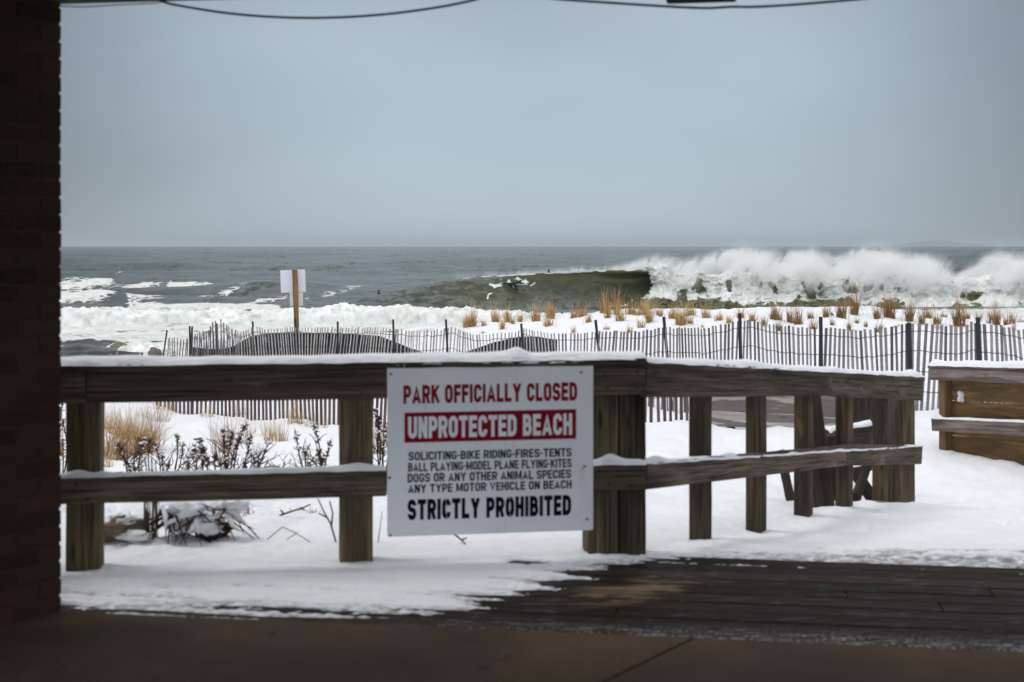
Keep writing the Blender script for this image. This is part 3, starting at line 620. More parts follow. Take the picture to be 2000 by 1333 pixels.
def glyph(ch, T):
    """centre line strokes of a bold condensed capital, height 1; returns (strokes, advance width)"""
    a = T / 2; W = .60; r_, t_ = W - a, 1 - a; R = .19
    def ring(sel): return [(x, y) for x, y, th in rr_path(W - T, 1 - T, R, cx=W / 2, cy=.5) if sel(th)]
    if ch == ' ': return [], .26
    if ch == 'I': return [[(a, 0), (a, 1)]], T
    if ch == '-': return [[(.03, .46), (.25, .46)]], .28
    if ch == 'L': return [[(a, 1), (a, a), (W * .88, a)]], W * .88
    if ch == 'E': return [[(W * .9, t_), (a, t_), (a, a), (W * .9, a)], [(a, .51), (W * .84, .51)]], W * .9
    if ch == 'F': return [[(W * .88, t_), (a, t_), (a, 0)], [(a, .50), (W * .80, .50)]], W * .86
    if ch == 'T': return [[(0, t_), (W * .98, t_)], [(W * .49, 1 - T), (W * .49, 0)]], W * .98
    if ch == 'H': return [[(a, 0), (a, 1)], [(r_, 0), (r_, 1)], [(a, .51), (r_, .51)]], W
    if ch == 'N': return [[(a, 0), (a, 1)], [(r_, 0), (r_, 1)], [(a * 1.05, .97), (r_ - a * .05, .03)]], W
    if ch == 'M': return [[(a, 0), (a, 1)], [(.78 - a, 0), (.78 - a, 1)], [(a * 1.1, .96), (.39, .08), (.78 - a * 1.1, .96)]], .78
    if ch == 'V': return [[(a * .9, 1), (.33, .06), (.66 - a * .9, 1)]], .66
    if ch == 'A': return [[(a * .9, 0), (.34, .95), (.68 - a * .9, 0)], [(.17, .27), (.51, .27)]], .68
    if ch == 'Y': return [[(a * .9, 1), (.33, .47), (.66 - a * .9, 1)], [(.33, .5), (.33, 0)]], .66
    if ch == 'X': return [[(a, 0), (W - a, 1)], [(a, 1), (W - a, 0)]], W
    if ch == 'K': return [[(a, 0), (a, 1)], [(W - a * .6, 1), (a, .40)], [(T * 1.25, .52), (W - a * .4, 0)]], W
    if ch == 'U': return [[(a, 1)] + ring(lambda th: 180 <= th) + [(r_, 1)]], W
    if ch == 'O': p_ = ring(lambda th: True); return [p_ + [p_[0]]], W
    if ch == 'C': return [[(r_, .66)] + ring(lambda th: th <= 270) + ring(lambda th: th >= 270.1) + [(r_, .34)]], W
    if ch == 'G': return [[(r_, .68)] + ring(lambda th: True)[:] + [(r_, .46)], [(W * .52, .45), (W, .45)]], W
    if ch == 'D': return [[(a, a), (a, t_)] + [(x, y) for x, y, th in rr_path(W - T, 1 - T, .22, cx=W / 2, cy=.5) if th <= 90][::-1] + [(x, y) for x, y, th in rr_path(W - T, 1 - T, .22, cx=W / 2, cy=.5) if th >= 270][::-1] + [(a, a)]], W
    def bowl(y0, y1, w_): 
        rb = min(.17, (y1 - y0) / 2 - .001); pp = rr_path(w_ - T, y1 - y0, rb, cx=w_ / 2, cy=(y0 + y1) / 2)
        return [(a, y1)] + [(x, y) for x, y, th in pp if th <= 90][::-1] + [(x, y) for x, y, th in pp if th >= 270][::-1] + [(a, y0)]
    if ch == 'P': return [[(a, 0), (a, 1)], bowl(.44, t_, W * .97)], W * .95
    if ch == 'R': return [[(a, 0), (a, 1)], bowl(.46, t_, W), [(W * .55, .46), (W - a * .9, 0)]], W
    if ch == 'B': return [[(a, 0), (a, 1)], bowl(.52, t_, W * .94), bowl(a, .515, W)], W
    if ch == 'S':
        up = rr_path(W - T, .5 - a, .17, cx=W / 2, cy=.75 - a / 2); lo = rr_path(W - T, .5 - a, .17, cx=W / 2, cy=.25 + a / 2)
        return [[(r_, .70)] + [(x, y) for x, y, th in up if th <= 270] + [(x, y) for x, y, th in lo if th <= 90][::-1] + [(x, y) for x, y, th in lo if th >= 270][::-1] + [(x, y) for x, y, th in lo if 180 <= th < 270][::-1] + [(a, .30)]], W
    return [], .3
def thicken(P_, T):
    q = [np.array(P_[0], float)]
    for p in P_[1:]:
        if np.linalg.norm(np.array(p) - q[-1]) > 1e-3: q.append(np.array(p, float))
    n = len(q); Lf, Rt = [], []; closed = np.linalg.norm(q[0] - q[-1]) < .02 and n > 6
    if closed: q = q[:-1]; n -= 1
    for i in range(n):
        d0 = q[i] - q[i - 1] if (i > 0 or closed) else q[1] - q[0]; d1 = q[(i + 1) % n] - q[i] if (i < n - 1 or closed) else q[i] - q[i - 1]
        d0 = d0 / np.linalg.norm(d0); d1 = d1 / np.linalg.norm(d1); n0 = np.array([-d0[1], d0[0]]); n1 = np.array([-d1[1], d1[0]]); m_ = n0 + n1; l = np.linalg.norm(m_)
        m_ = n0 if l < .2 else m_ / l; k = T / 2 / max(.38, float(np.dot(m_, n1))); Lf.append(q[i] + m_ * k); Rt.append(q[i] - m_ * k)
    V = [v for ab in zip(Lf, Rt) for v in ab]; fs = [(2 * i, 2 * i + 1, 2 * i + 3, 2 * i + 2) for i in range(n - 1)]
    if closed: fs.append((2 * n - 2, 2 * n - 1, 1, 0))
    return V, fs
def text_mesh(body, px0, px1, ytop, ybot, out_, T):
    gl = []; x = 0
    for ch in body:
        st, w_ = glyph(ch, T); gl.append((x, st)); x += w_ + .085
    tot = x - .085; a0, b0 = lxy(px0, ytop); a1, b1 = lxy(px1, ybot); Wv, fs = [], []
    for gx, st in gl:
        for k, s_ in enumerate(st):
            V, f_ = thicken(s_, T); b = len(Wv)
            for v in V:
                y = min(1., max(0., v[1])); Wv.append(SP(a0 + (a1 - a0) * (gx + v[0]) / tot, b0 + (b1 - b0) * (1 - y), out_ + k * .00012))
            fs += [tuple(i + b for i in q) for q in f_]
    return Wv, fs
def lettering(items, name, m, out_, label=None):
    mb = MB()
    for it in items:
        W, fs = text_mesh(*it[:5], out_, it[5]); mb.add(W, fs)
    o = mb.build(name, m, sign)
    if label: o['label'] = label
lettering([('PARK OFFICIALLY CLOSED', 787, 1126, 752, 788, .22)], 'lettering', M['red'], .0036, 'red title lettering')
a, b = lxy(789, 805); a1, b1 = lxy(1124, 863)
mb = MB(); mb.add([SP(a, b, .0036), SP(a1, b, .0036), SP(a1, b1, .0036), SP(a, b1, .0036), SP(a, b, .0031), SP(a1, b, .0031), SP(a1, b1, .0031), SP(a, b1, .0031)], [(3, 2, 1, 0), (0, 1, 5, 4), (1, 2, 6, 5), (2, 3, 7, 6), (3, 0, 4, 7)])
bn = mb.build('red_banner', M['red'], sign)
lettering([('UNPROTECTED BEACH', 796, 1116, 813, 855, .215)], 'lettering', M['signtext'], .0042, 'white lettering on the red banner')
lettering([('SOLICITING-BIKE RIDING-FIRES-TENTS', 797, 1115, 881, 897.5, .195), ('BALL PLAYING-MODEL PLANE FLYING-KITES', 796, 1115, 902, 919, .195),
           ('DOGS OR ANY OTHER ANIMAL SPECIES', 795, 1114, 923, 940, .195), ('ANY TYPE MOTOR VEHICLE ON BEACH', 796, 1115, 944, 960.5, .195)], 'lettering', M['black'], .0036, 'four lines of small black lettering')
lettering([('STRICTLY PROHIBITED', 795, 1114, 973, 1013, .24)], 'lettering', M['black'], .0036, 'large black lettering along the bottom')
for (px, py, rust) in ((763, 730, 0), (1134, 733, 0), (761, 930, 1), (1141, 918, 1), (762, 1041, 0), (1146, 1022, 0)):
    a, b = lxy(px, py); mb = MB(); mb.tube([SP(a, b, .002), SP(a, b, .0055)], [.007, .005], 10); mb.build('screw', M['rust'] if rust else M['screw'], sign)
snowcap('snow_cap', SP(.0, -.002, -.02), SP(SW, -.002, -.02), .036, .016, sign, rn3, [(.62, .03, .012)], 7.1, 90)

# ---------------------------------------------------------------- slat fences
def post_mesh(p, top, lean=(0, 0), w_=.034):
    m_ = MB(); b = np.array([p[0], p[1], gz(p[0], p[1]) - .2]); t = np.array([p[0] + lean[0], p[1] + lean[1], top])
    m_.board(b, t, w_, .010, n=2, up=(0, 1, 0)); m_.board(b + (0, .017, 0), t + (0, .017, 0), .008, .034, n=2, up=(0, 1, 0)); return m_
def fence_line(pxs, Ys, px): s = np.interp(px, pxs, F / np.array(Ys)); return np.array([(px - CX) / s, F / s])
FPX = [327, 362, 380, 700, 1030, 1300, 1450, 1600, 1780, 2000, 2600]; FY = [34, 29, 27.8, 25.2, 23.2, 20.6, 19.2, 18.5, 17.9, 17.6, 17.3]
FTOP = ([327, 340, 355, 366, 372, 385, 400, 410, 416, 420, 424, 428, 433, 439, 446, 453, 462, 475, 486, 494, 505, 520, 540, 577, 610, 660, 700, 768, 800, 850, 871, 882, 900, 940, 980, 1000, 1019, 1040, 1075, 1110, 1150, 1165, 1180, 1230, 1270, 1297, 1320, 1380, 1415, 1443, 1465, 1510, 1560, 1601, 1640, 1690, 1740, 1775, 1800, 1850, 1885, 1900, 1907, 1925, 1960, 2000, 2600],
        [662, 659, 662, 664, 655, 653, 653, 640, 628, 634, 618, 636, 624, 630, 635, 641, 646, 648, 645, 640, 639, 643, 642, 639, 641, 640, 640, 642, 646, 644, 641, 640, 647, 654, 651, 650, 642, 645, 651, 653, 650, 648, 647, 649, 644, 640, 641, 641, 634, 626, 625, 633, 640, 640, 641, 645, 639, 632, 632, 637, 637, 628, 632, 634, 637, 645, 645])
fence = empty('slat_fence', (*fence_line(FPX, FY, 1163), -.9), 'long grey sand fence of wired wooden slats with black posts, uneven top, below the dune', 'fence')
mb = MB(); px = 328.; wire_pts = {.10: [], .35: [], .60: [], .85: []}
SLATS = []; bays = [371, 424, 494, 577, 660, 768, 871, 1018, 1163, 1296, 1444, 1602, 1774, 1908, 2070, 2240]
while px < 2450:
    Y = F / np.interp(px, FPX, F / np.array(FY)); pitch = np.interp(px, [330, 365, 500, 700, 1000, 1300, 1500, 1600, 1700, 2000], [4.0, 4.6, 5.3, 6.0, 6.6, 7.3, 8.0, 9.2, 10.3, 10.5])
    pitch *= 1 + .18 * float(vnoise(px * .045, 3.3))
    c = fence_line(FPX, FY, px); s_ = F / Y; top = EYE - (np.interp(px, *FTOP) + U(-1.5, 1.5) - HY) / s_
    g_ = gz(*c); lean = .055 * float(vnoise(px * .016 + 5, 1.7)) * 2 + U(-.018, .018)
    if 640 < px < 770: lean += .05
    if px < 366: lean += U(-.03, .10)
    bot = min(max(top - 1.25, g_ - .12), top - .12); h_ = top - bot
    wd = min(.038, pitch / s_ * np.interp(px, [330, 1050, 1200], [.43, .43, .54])) * U(.85, 1.12)
    mb.board((c[0] - lean * h_ / 2, c[1] + U(-.006, .006), bot), (c[0] + lean * h_ / 2, c[1] + U(-.01, .01), top), wd, .010, side=(math.cos(r := U(-.25, .25)), math.sin(r), 0), up=(0, 1, 0), n=1, jit=.0015, tint=(U(.45, 1) if 470 < px < 1090 else U(.05, .55)))
    for k in wire_pts: wire_pts[k].append((c[0] + lean * (h_ / 2 - k), c[1] - .012, top - k + U(-.006, .006)))
    SLATS.append((px, top)); px += pitch
    if bays and px > bays[0]: mb.build('slat_panel', M['slat'], fence); mb = MB(); bays.pop(0)
if mb.v: mb.build('slat_panel', M['slat'], fence)
mb = MB(); px = 374.
while px < 492:      # a second length of fence overlaps the far left end
    c = fence_line(FPX, FY, px) + np.array([0, .10]); s_ = F / c[1]; top = EYE - (np.interp(px, [374, 400, 425, 450, 492], [664, 646, 652, 655, 650]) + U(-4, 3) - HY) / s_; lean = .12 * math.sin(px * .06) + U(-.04, .04)
    mb.board((c[0] - lean * .6, c[1], max(top - 1.2, gz(*c) - .1)), (c[0] + lean * .4, c[1], top), .020, .010, side=(1, U(-.3, .3), 0), up=(0, 1, 0), n=1, tint=U(.0, .5)); px += U(4.4, 7.0)
mb.build('slat_panel', M['slat'], fence)
for k in wire_pts:
    mb = MB(); mb.tube(wire_pts[k], .0045, 4); mb.build('wire', M['wire'], fence)
for (px, py, dx) in ((327, 645, .10), (371, 637, -.02), (376, 638, .05), (424, 632, -.02), (494, 628, -.06), (577, 622, -.05), (660, 628, 0), (768, 624, -.04), (871, 624, -.05), (1018, 632, -.06), (1163, 625, -.10), (1296, 619, -.09), (1444, 612, -.02), (1602, 619, -.01), (1774, 630, -.03), (1908, 620, -.04), (2070, 622, -.03), (2240, 622, -.02), (2420, 622, 0)):
    c = fence_line(FPX, FY, px); Y = c[1]; p = c + np.array([-dx * .5, -.03]); zt = EYE - (py - HY) / F * Y
    m_ = post_mesh((p[0] - dx * .5, p[1]), zt, (dx, 0)) if False else post_mesh((p[0] - dx, p[1]), zt, (dx * 1.5, 0), np.interp(px, [330, 800, 1300, 1800], [.036, .036, .044, .050])); m_.build('metal_post', M['iron'], fence)
# nearer, half buried slat fence seen under the railing
NPX = [195, 430, 640, 1000, 1345]; NY = [23.5, 22.0, 19.8, 17.9, 16.8]
nf = empty('buried_slat_fence', (*fence_line(NPX, NY, 640), -1.), 'half buried brown slat fence, seen through the gaps under the railing', 'fence')
mb = MB(); px = 197.; wp = []; wp2 = []
while px < 1342:
    c = fence_line(NPX, NY, px); s_ = F / c[1]; pitch = np.interp(px, [195, 640, 1000, 1340], [7.4, 8.2, 10, 12]) * (1 + .22 * float(vnoise(px * .07, 8.3)))
    tpx = np.interp(px, [195, 285, 300, 430, 1345], [691, 690, 706, 713, 716]); top = EYE - (tpx + U(-3, 2) - HY) / s_; lean = .05 * float(vnoise(px * .02, 6.)) + U(-.02, .02)
    if 285 < px < 300:
        px += pitch
        if mb.v: mb.build('slat_panel', M['slatred'], nf); mb = MB()
        continue
    bot = gz(*c) - .1
    mb.board((c[0] - lean * .4, c[1], bot), (c[0] + lean * .4, c[1] + U(-.01, .01), top), .036 * U(.85, 1.1), .010, side=(1, U(-.2, .2), 0), up=(0, 1, 0), n=1, tint=U(0, .8))
    wp.append((c[0], c[1] - .012, top - .12)); wp2.append((c[0], c[1] - .012, top - .38)); px += pitch
mb.build('slat_panel', M['slatred'], nf)
for w_ in (wp, wp2):
    mb = MB(); mb.tube(w_, .003, 4); mb.build('wire', M['wire'], nf)
for px in (124, 130, 374): 
    c = fence_line(NPX, NY, px) if px > 195 else np.array([(px - CX) / F * 23.7, 23.7]); post_mesh(c, EYE - (692 - HY) / F * c[1], (0, 0)).build('metal_post', M['slatred'], nf)

# black windbreak cloth tied behind the far fence
CT = ([374, 380, 400, 430, 455, 470, 490, 520, 560, 600, 680, 740, 768, 800, 830, 855, 880, 905, 930, 965, 1000, 1030, 1050, 1070, 1088], [677, 679, 681.5, 682.5, 677, 668, 657, 651, 650, 650, 652, 656, 667, 679, 690, 693.5, 693, 689, 681, 669, 660, 657.5, 658, 661, 664.5])
cl_px = np.linspace(374, 1088.5, 260); V = []; fr = []; nr = 12
for i, px in enumerate(cl_px):
    c = fence_line(FPX, FY, px); Y = c[1] + .16 + .05 * float(vnoise(px * .06, 1.)) ; top = EYE - (np.interp(px, *CT) - HY) / F * Y; g_ = gz((px - CX) / F * Y, Y) - .15
    for j in range(nr):
        v = j / (nr - 1); z = top + (g_ - top) * v; V.append(((px - CX) / F * Y + .015 * float(vnoise(px * .05, z * 2, 4.)), Y + .05 * v * math.sin(px * .11) + .03 * float(vnoise(px * .09, z * 3)), z)); fr.append(.75 if px < 520 else (.35 if px < 640 else .12))
nV = len(V); V2 = [(x, y + .006, z) for x, y, z in V]; Q1 = grid_q(260, nr); 
Q = np.concatenate([Q1, Q1[:, ::-1] + nV]); me = np_mesh('windbreak_cloth', V + V2, Q, M['fabric'], {'frost': fr + fr})
prop(link('windbreak_cloth', me), 'black cloth windbreak with sagging wavy top, hung behind the slat fence', 'windbreak')
# drift, boulder and scrap by the far left end of the fence
def top_blob(name, px, py, Y, r, sq, m, label, cat, amp=.3, freq=2., sink=0.):
    p = at(px, py, Y); mb = MB(); mb.blob((0, 0, 0), r, sq, amp, freq, 22, 14); o = mb.build(name, m, smooth=True); o.location = (p[0], p[1], p[2] - sink); return prop(o, label, cat)
top_blob('snow_mound', 436, 676, 29.2, .30, (1.75, .8, .62), M['snow'], 'flat topped snow mound between fence slats and black cloth', 'snow mound', .12)
top_blob('sand_boulder', 301, 690, 31, .13, (1.1, .8, .9), M['concrete_block'], 'grey snow dusted rock on the sand past the fence end', 'rock')
mb = MB(); p = at(333, 697, 28.5); mb.board(p + (-.10, 0, -.035), p + (.10, 0, .035), .05, .018, n=4, jit=.012); prop(mb.build('tarp_scrap', M['teal'], bevel=.004), 'small teal tarp scrap lying on snow beyond the fence', 'tarp')

# ---------------------------------------------------------------- back of a beach notice on a leaning timber post
NY_ = 27.3; b = at(584, 700, NY_); b[2] = gz(b[0], b[1]) - .2; t = at(575.5, 527, NY_)
ns = empty('beach_notice', b, 'two blank white notice backs on a leaning brown timber post behind the fence', 'sign')
mb = MB(); mb.board(b, t, .088, .10, side=(1, 0, .06), n=12, jit=.004); mb.build('post', M['signpost'], ns, bevel=.004)
def panel(x0, x1, y0, y1, Y, th, rot, parent):
    c = at((x0 + x1) / 2, (y0 + y1) / 2, Y); w_ = (x1 - x0) / F * Y; h_ = (y1 - y0) / F * Y; m_ = MB(); u = np.array([math.sin(rot), 0, math.cos(rot)])
    m_.board(c - u * h_ / 2, c + u * h_ / 2, w_, th, side=(math.cos(rot), 0, -math.sin(rot)), n=1); return m_.build('panel', M['signwhite'], parent, bevel=.002)
panel(548, 596.5, 527.5, 571.5, NY_ + .058, .006, -.035, ns); panel(566, 591.5, 572, 598, NY_ + .058, .006, -.02, ns)

# ---------------------------------------------------------------- far side of the ramp: plank wall, second railing, spare timbers
def SPT(px, s_): return np.array([(px - CX) / s_, F / s_])
wa, wb = SPT(1392, 165.5), SPT(1742, 172.); wd3 = np.array([*(wb - wa), 0]); wd3 /= np.linalg.norm(wd3); wn3 = np.array([wd3[1], -wd3[0], 0])
pw = empty('plank_wall', (*wa, -.8), 'low wall of broad grey grained planks standing in snow behind the ramp railing', 'wall')
zb = EYE - (832 - HY) / 165.5
for i, (z0, z1) in enumerate(((zb, zb + .181), (zb + .184, zb + .374), (zb + .377, zb + .563), (zb + .566, zb + .70))):
    mb = MB(); zz = (z0 + z1) / 2; mb.board((*(wa - wd3[:2] * U(0, .05)), zz), (*(wb + wd3[:2] * U(0, .08)), zz - .035), .04, z1 - z0, side=wn3, n=8, jit=.003); mb.build('plank', M['grey'], pw, bevel=.005)
for t_ in (.1, .5, .92):
    c = wa + (wb - wa) * t_; mb = MB(); mb.board((c[0] - wn3[0] * .07, c[1] - wn3[1] * .07, zb - .4), (c[0] - wn3[0] * .07, c[1] - wn3[1] * .07, zb + .62), .09, .09, side=wd3, up=wn3); mb.build('post', M['dark'], pw, bevel=.004)
ba, bb = SPT(1817, 195.), SPT(2330, 251.); bd = bb - ba; bl = np.linalg.norm(bd); bd3 = np.array([*bd / bl, 0]); bn3 = np.array([bd3[1], -bd3[0], 0])
br = empty('ramp_side_railing', (*ba, -.7), 'snow topped railing with warm brown plank infill at the picture edge, across the ramp', 'railing')
def BP(px, py, back=0.):
    u = px - CX; tt = (u * ba[1] - F * ba[0]) / (F * bd[0] - u * bd[1]); c = ba + bd * tt; return np.array([c[0], c[1], EYE - (py - HY) / F * c[1]]) - bn3 * back
def bar(name, x0, ya0, yb0, x1, ya1, yb1, th, back, m, n=6):
    p0, q0, p1, q1 = BP(x0, ya0, back), BP(x0, yb0, back), BP(x1, ya1, back), BP(x1, yb1, back); m_ = MB()
    m_.board((p0 + q0) / 2, (p1 + q1) / 2, th, abs(p0[2] - q0[2]), side=bn3, n=n, jit=.002); return m_.build(name, m, br, bevel=.005)
bar('top_rail', 1815, 719, 742, 2330, 735, 765, .04, .02, M['greyrail']); bar('cap_board', 1813, 713.5, 719, 2330, 727, 734, .14, .06, M['greyrail'])
bar('mid_rail', 1819, 817, 842, 2330, 838, 871, .04, .02, M['greyrail'])
for (a0, a1, b0, b1) in ((743, 782.3, 760, 807.3), (783.8, 819, 809.2, 852.3), (820, 851, 853.5, 891.3), (852, 900, 892.5, 950)):
    bar('plank', 1832, a0, a1, 2330, b0, b1, .03, .13, M['warm'])
for px in (1834, 2080, 2300):
    c = BP(px, 760, .08); mb = MB(); mb.board((c[0], c[1], gz(c[0], c[1]) - .3), (c[0], c[1], BP(px, 719 + (px - 1815) * .03)[2]), .10, .09, side=bd3, up=bn3, n=4, jit=.002); mb.build('post', M['warm'], br, bevel=.004)
snowcap('snow_cap', BP(1813, 713.5, .06), BP(2330, 727, .06), .14, .045, br, bn3, [(.01, .02, .012)], 3.1, 90); snowcap('snow_cap', BP(1819, 817, .02), BP(2330, 838, .02), .04, .016, br, bn3, [(.02, .015, .05)], 5.5, 90)
mb = MB(); p = BP(1862, 772, .10); mb.blob(p + (0, 0, -.02), .05, (.75, .25, 1.0), .6, 3.5); mb.blob(p + (.06, 0, -.055), .035, (2.2, .3, .5), .6, 3.5); mb.build('snow_patch', M['snow'], br, smooth=True)

def timber(label, p0, p1, w_, h_, m, cap=False, name='timber', bury=True):
    p0, p1 = np.array(p0), np.array(p1); c = (p0 + p1) / 2; e = empty(name, c, label, 'timber', 'dark timbers heaped behind the ramp railing')
    m_ = MB(); m_.board(p0, p1, w_, h_, n=6, jit=.004); m_.build('beam', m, e, bevel=.006)
    if cap: snowcap('snow_cap', p0 + (0, 0, h_ / 2), p1 + (0, 0, h_ / 2), w_, .025, e, (0, 1, 0), [], 3., 30)
    return e
def P2(px, py, s_): return np.array([(px - CX) / s_, F / s_, EYE - (py - HY) / s_])
timber('dark leaning stake with pointed foot, leftmost of the timber heap behind the ramp railing', P2(1546, 985, 290), P2(1524, 880, 290), .035, .06, M['dark'])
timber('thick slanted brown post foot behind the third ramp post', P2(1606, 1012, 312), P2(1577, 770, 300), .13, .17, M['dark'])
timber('short snow capped timber block between the ramp posts', P2(1616, 856, 262), P2(1702, 842, 250), .15, .11, M['dark'], True)
timber('upright dark stud with a yellowish side behind the fourth ramp post', P2(1623, 985, 275), P2(1623, 850, 275), .08, .11, M['dark'])
timber('yellow brown board wedged low across the timber heap', P2(1610, 930, 262), P2(1708, 912, 255), .03, .05, M['warm'])
timber('steep crossed brace leaning right in the timber heap', P2(1672, 975, 270), P2(1708, 860, 255), .05, .09, M['dark'])
timber('steep crossed brace leaning left in the timber heap', P2(1712, 985, 258), P2(1672, 925, 262), .05, .09, M['dark'])
timber('wide dark upright plank filling the gap left of the last ramp post', P2(1742, 995, 255), P2(1742, 775, 250), .12, .05, M['dark'])
timber('dark upright plank behind the fifth ramp post, topmost end near the rail', P2(1690, 905, 235), P2(1690, 775, 235), .22, .05, M['dark'])
timber('flat brown sill timber on snow at the foot of the ramp posts', P2(1668, 990, 288), P2(1722, 985, 283), .10, .05, M['driftwood'])

# ---------------------------------------------------------------- sea
SEA = -3.57
def wl(px, py): s = (py - HY) / (EYE - SEA); return np.array([(px - CX) / s, F / s])     # where a pixel meets the water level
pys = np.concatenate([HY + np.geomspace(1.35, 22, 130), np.linspace(502.2, 760, 470)]); sY = (EYE - SEA) * F / (pys - HY)
cpx = np.concatenate([np.linspace(-1600, -20, 70)[:-1], np.arange(-20, 2060, 4.6), np.linspace(2060, 3600, 70)])
PX, YY = np.meshgrid(cpx, sY); XX = (PX - CX) / F * YY
dz = np.zeros_like(XX)
for (wlng, amp, ang, sd_) in ((62, .55, .10, 1.), (41, .42, -.16, 2.), (23, .26, .22, 3.), (13, .15, -.3, 4.), (7.5, .09, .35, 5.), (4.2, .055, -.4, 6.)):
    ph = (YY * math.cos(ang) + XX * math.sin(ang)) / wlng * 2 * math.pi + 2.6 * vnoise(XX / wlng * .35 + sd_, YY / wlng * .35, sd_)
    env = .55 + .75 * np.clip(vnoise(XX / wlng * .22 + 9 * sd_, YY / wlng * .4, sd_ * 3) + .3, 0, 1)
    w_ = np.sin(ph); dz += amp * env * (w_ + .35 * np.abs(w_)) * sstep(.0, 1.0, wlng / (np.gradient(YY, axis=0).__abs__() * 2.2))
calm = sstep(82, 150, YY); dz *= .22 + .78 * calm
dz += .10 * (1 - calm) * fbm(XX * .35, YY * .5, 2., 4)
# the second, unbroken swell on the left and the small shore break
foam = np.full_like(XX, -.35)
band = np.exp(-((YY - 146 - .05 * XX) / 5.5) ** 2) * (1 - sstep(540, 760, PX)); dz += 1.0 * band
foam += 1.0 * np.exp(-((YY - 142 - .05 * XX) / 4.5) ** 2) * (1 - sstep(560, 760, PX)) * sstep(-.25, .5, vnoise(XX * .09, YY * .05, 14.)) + .62 * np.exp(-((YY - 111.5) / 2.0) ** 2) * (1 - sstep(640, 800, PX)) * (.5 + .7 * vnoise(XX * .12, YY * .2, 4.))
foam += (.74 + .42 * vnoise(XX * .05, YY * .22, 12.)) * sstep(135, 98, YY) * (1 - sstep(640, 860, PX))
foam = np.where(YY < 92, np.maximum(foam, .80 - .18 * sstep(74, 66, YY) + .30 * vnoise(XX * .10, YY * .8, 3.)), foam)
dark = np.exp(-((PX - 165) / 75) ** 2) * sstep(76, 71, YY); foam -= (.62 - .35 * vnoise(XX * .25, YY * .35, 2.)) * dark; dz += .22 * dark * fbm(XX * .3, YY * .5, 9., 4)
foam += 1.35 * sstep(1265, 1330, PX) * sstep(110.5, 106, YY) + .7 * sstep(1225, 1290, PX) * sstep(116, 110, YY)
foam -= .48 * np.exp(-((PX - 1400) / 150) ** 2) * np.exp(-((YY - 107) / 5) ** 2)
foam = np.where((PX > 700) & (PX < 1260) & (YY > 97), np.minimum(foam, -.1), foam)
foam += sstep(215, 130, YY) * sstep(90, 97, YY) * (1 - sstep(560, 820, PX)) * 1.0 * sstep(-.10, .55, vnoise(XX * .07 + YY * .015, YY * .085, 12.)) 
foam += .62 * sstep(.52, .80, vnoise(XX * .09, YY * .030, 21.)) * sstep(420, 160, YY) * sstep(92, 104, YY) * (1 - sstep(1100, 1250, PX))
def seg(px, py, a, b, r):   # soft distance to a stroke between two photo points
    ax, ay = a; bx, by = b; t = np.clip(((px - ax) * (bx - ax) + (py - ay) * (by - ay)) / ((bx - ax) ** 2 + (by - ay) ** 2), 0, 1)
    return np.exp(-(((px - ax - t * (bx - ax)) ** 2 + (py - ay - t * (by - ay)) ** 2) / r ** 2))
PYR = np.repeat(pys[:, None], PX.shape[1], 1) + 2.6 * fbm(XX * .35, YY * .03, 31., 4)
for a_, b_, r_k, k_ in (((120, 571), (215, 568), 2.6, .95), ((215, 575), (335, 566), 3.2, 1.0), ((335, 572), (470, 562), 3.4, 1.05), ((420, 582), (540, 567), 2.6, .95), ((250, 588), (420, 586), 3.2, .95), ((470, 592), (600, 580), 3.6, 1.0), ((590, 584), (705, 571), 2.4, .95), ((610, 594), (760, 588), 3.0, .9), ((150, 553), (245, 540), 1.8, .85), ((290, 549), (370, 546), 1.2, .7), ((470, 545), (560, 541), 1.2, .65), ((600, 556), (690, 551), 1.2, .65), ((800, 596), (940, 594), 2.0, .8)):
    foam += .74 * k_ * seg(PX, PYR, a_, b_, r_k * 1.35) * (.75 + .7 * vnoise(XX * .5, YY * .06, 7.))
ci = np.exp(-((YY - 150) / 30) ** 2) * (.30 * np.clip(vnoise(XX * .04, YY * .05, 8.) - .35, 0, 1)); foam += ci
band2 = np.exp(-((YY - 131 - .05 * XX) / 1.5) ** 2) * np.exp(-((PX - 190) / 55) ** 2); dz += .5 * band2; foam += .75 * band2
dz *= np.where(YY < 64, .5, 1.)
V = np.stack([XX, YY, SEA + dz], -1).reshape(-1, 3)
prop(link('sea', np_mesh('sea', V, grid_q(*XX.shape), M['sea'], {'foam': foam, 'lip': np.zeros(foam.size)})), 'grey green winter sea with rows of chop and drifting foam', 'sea', kind='structure')

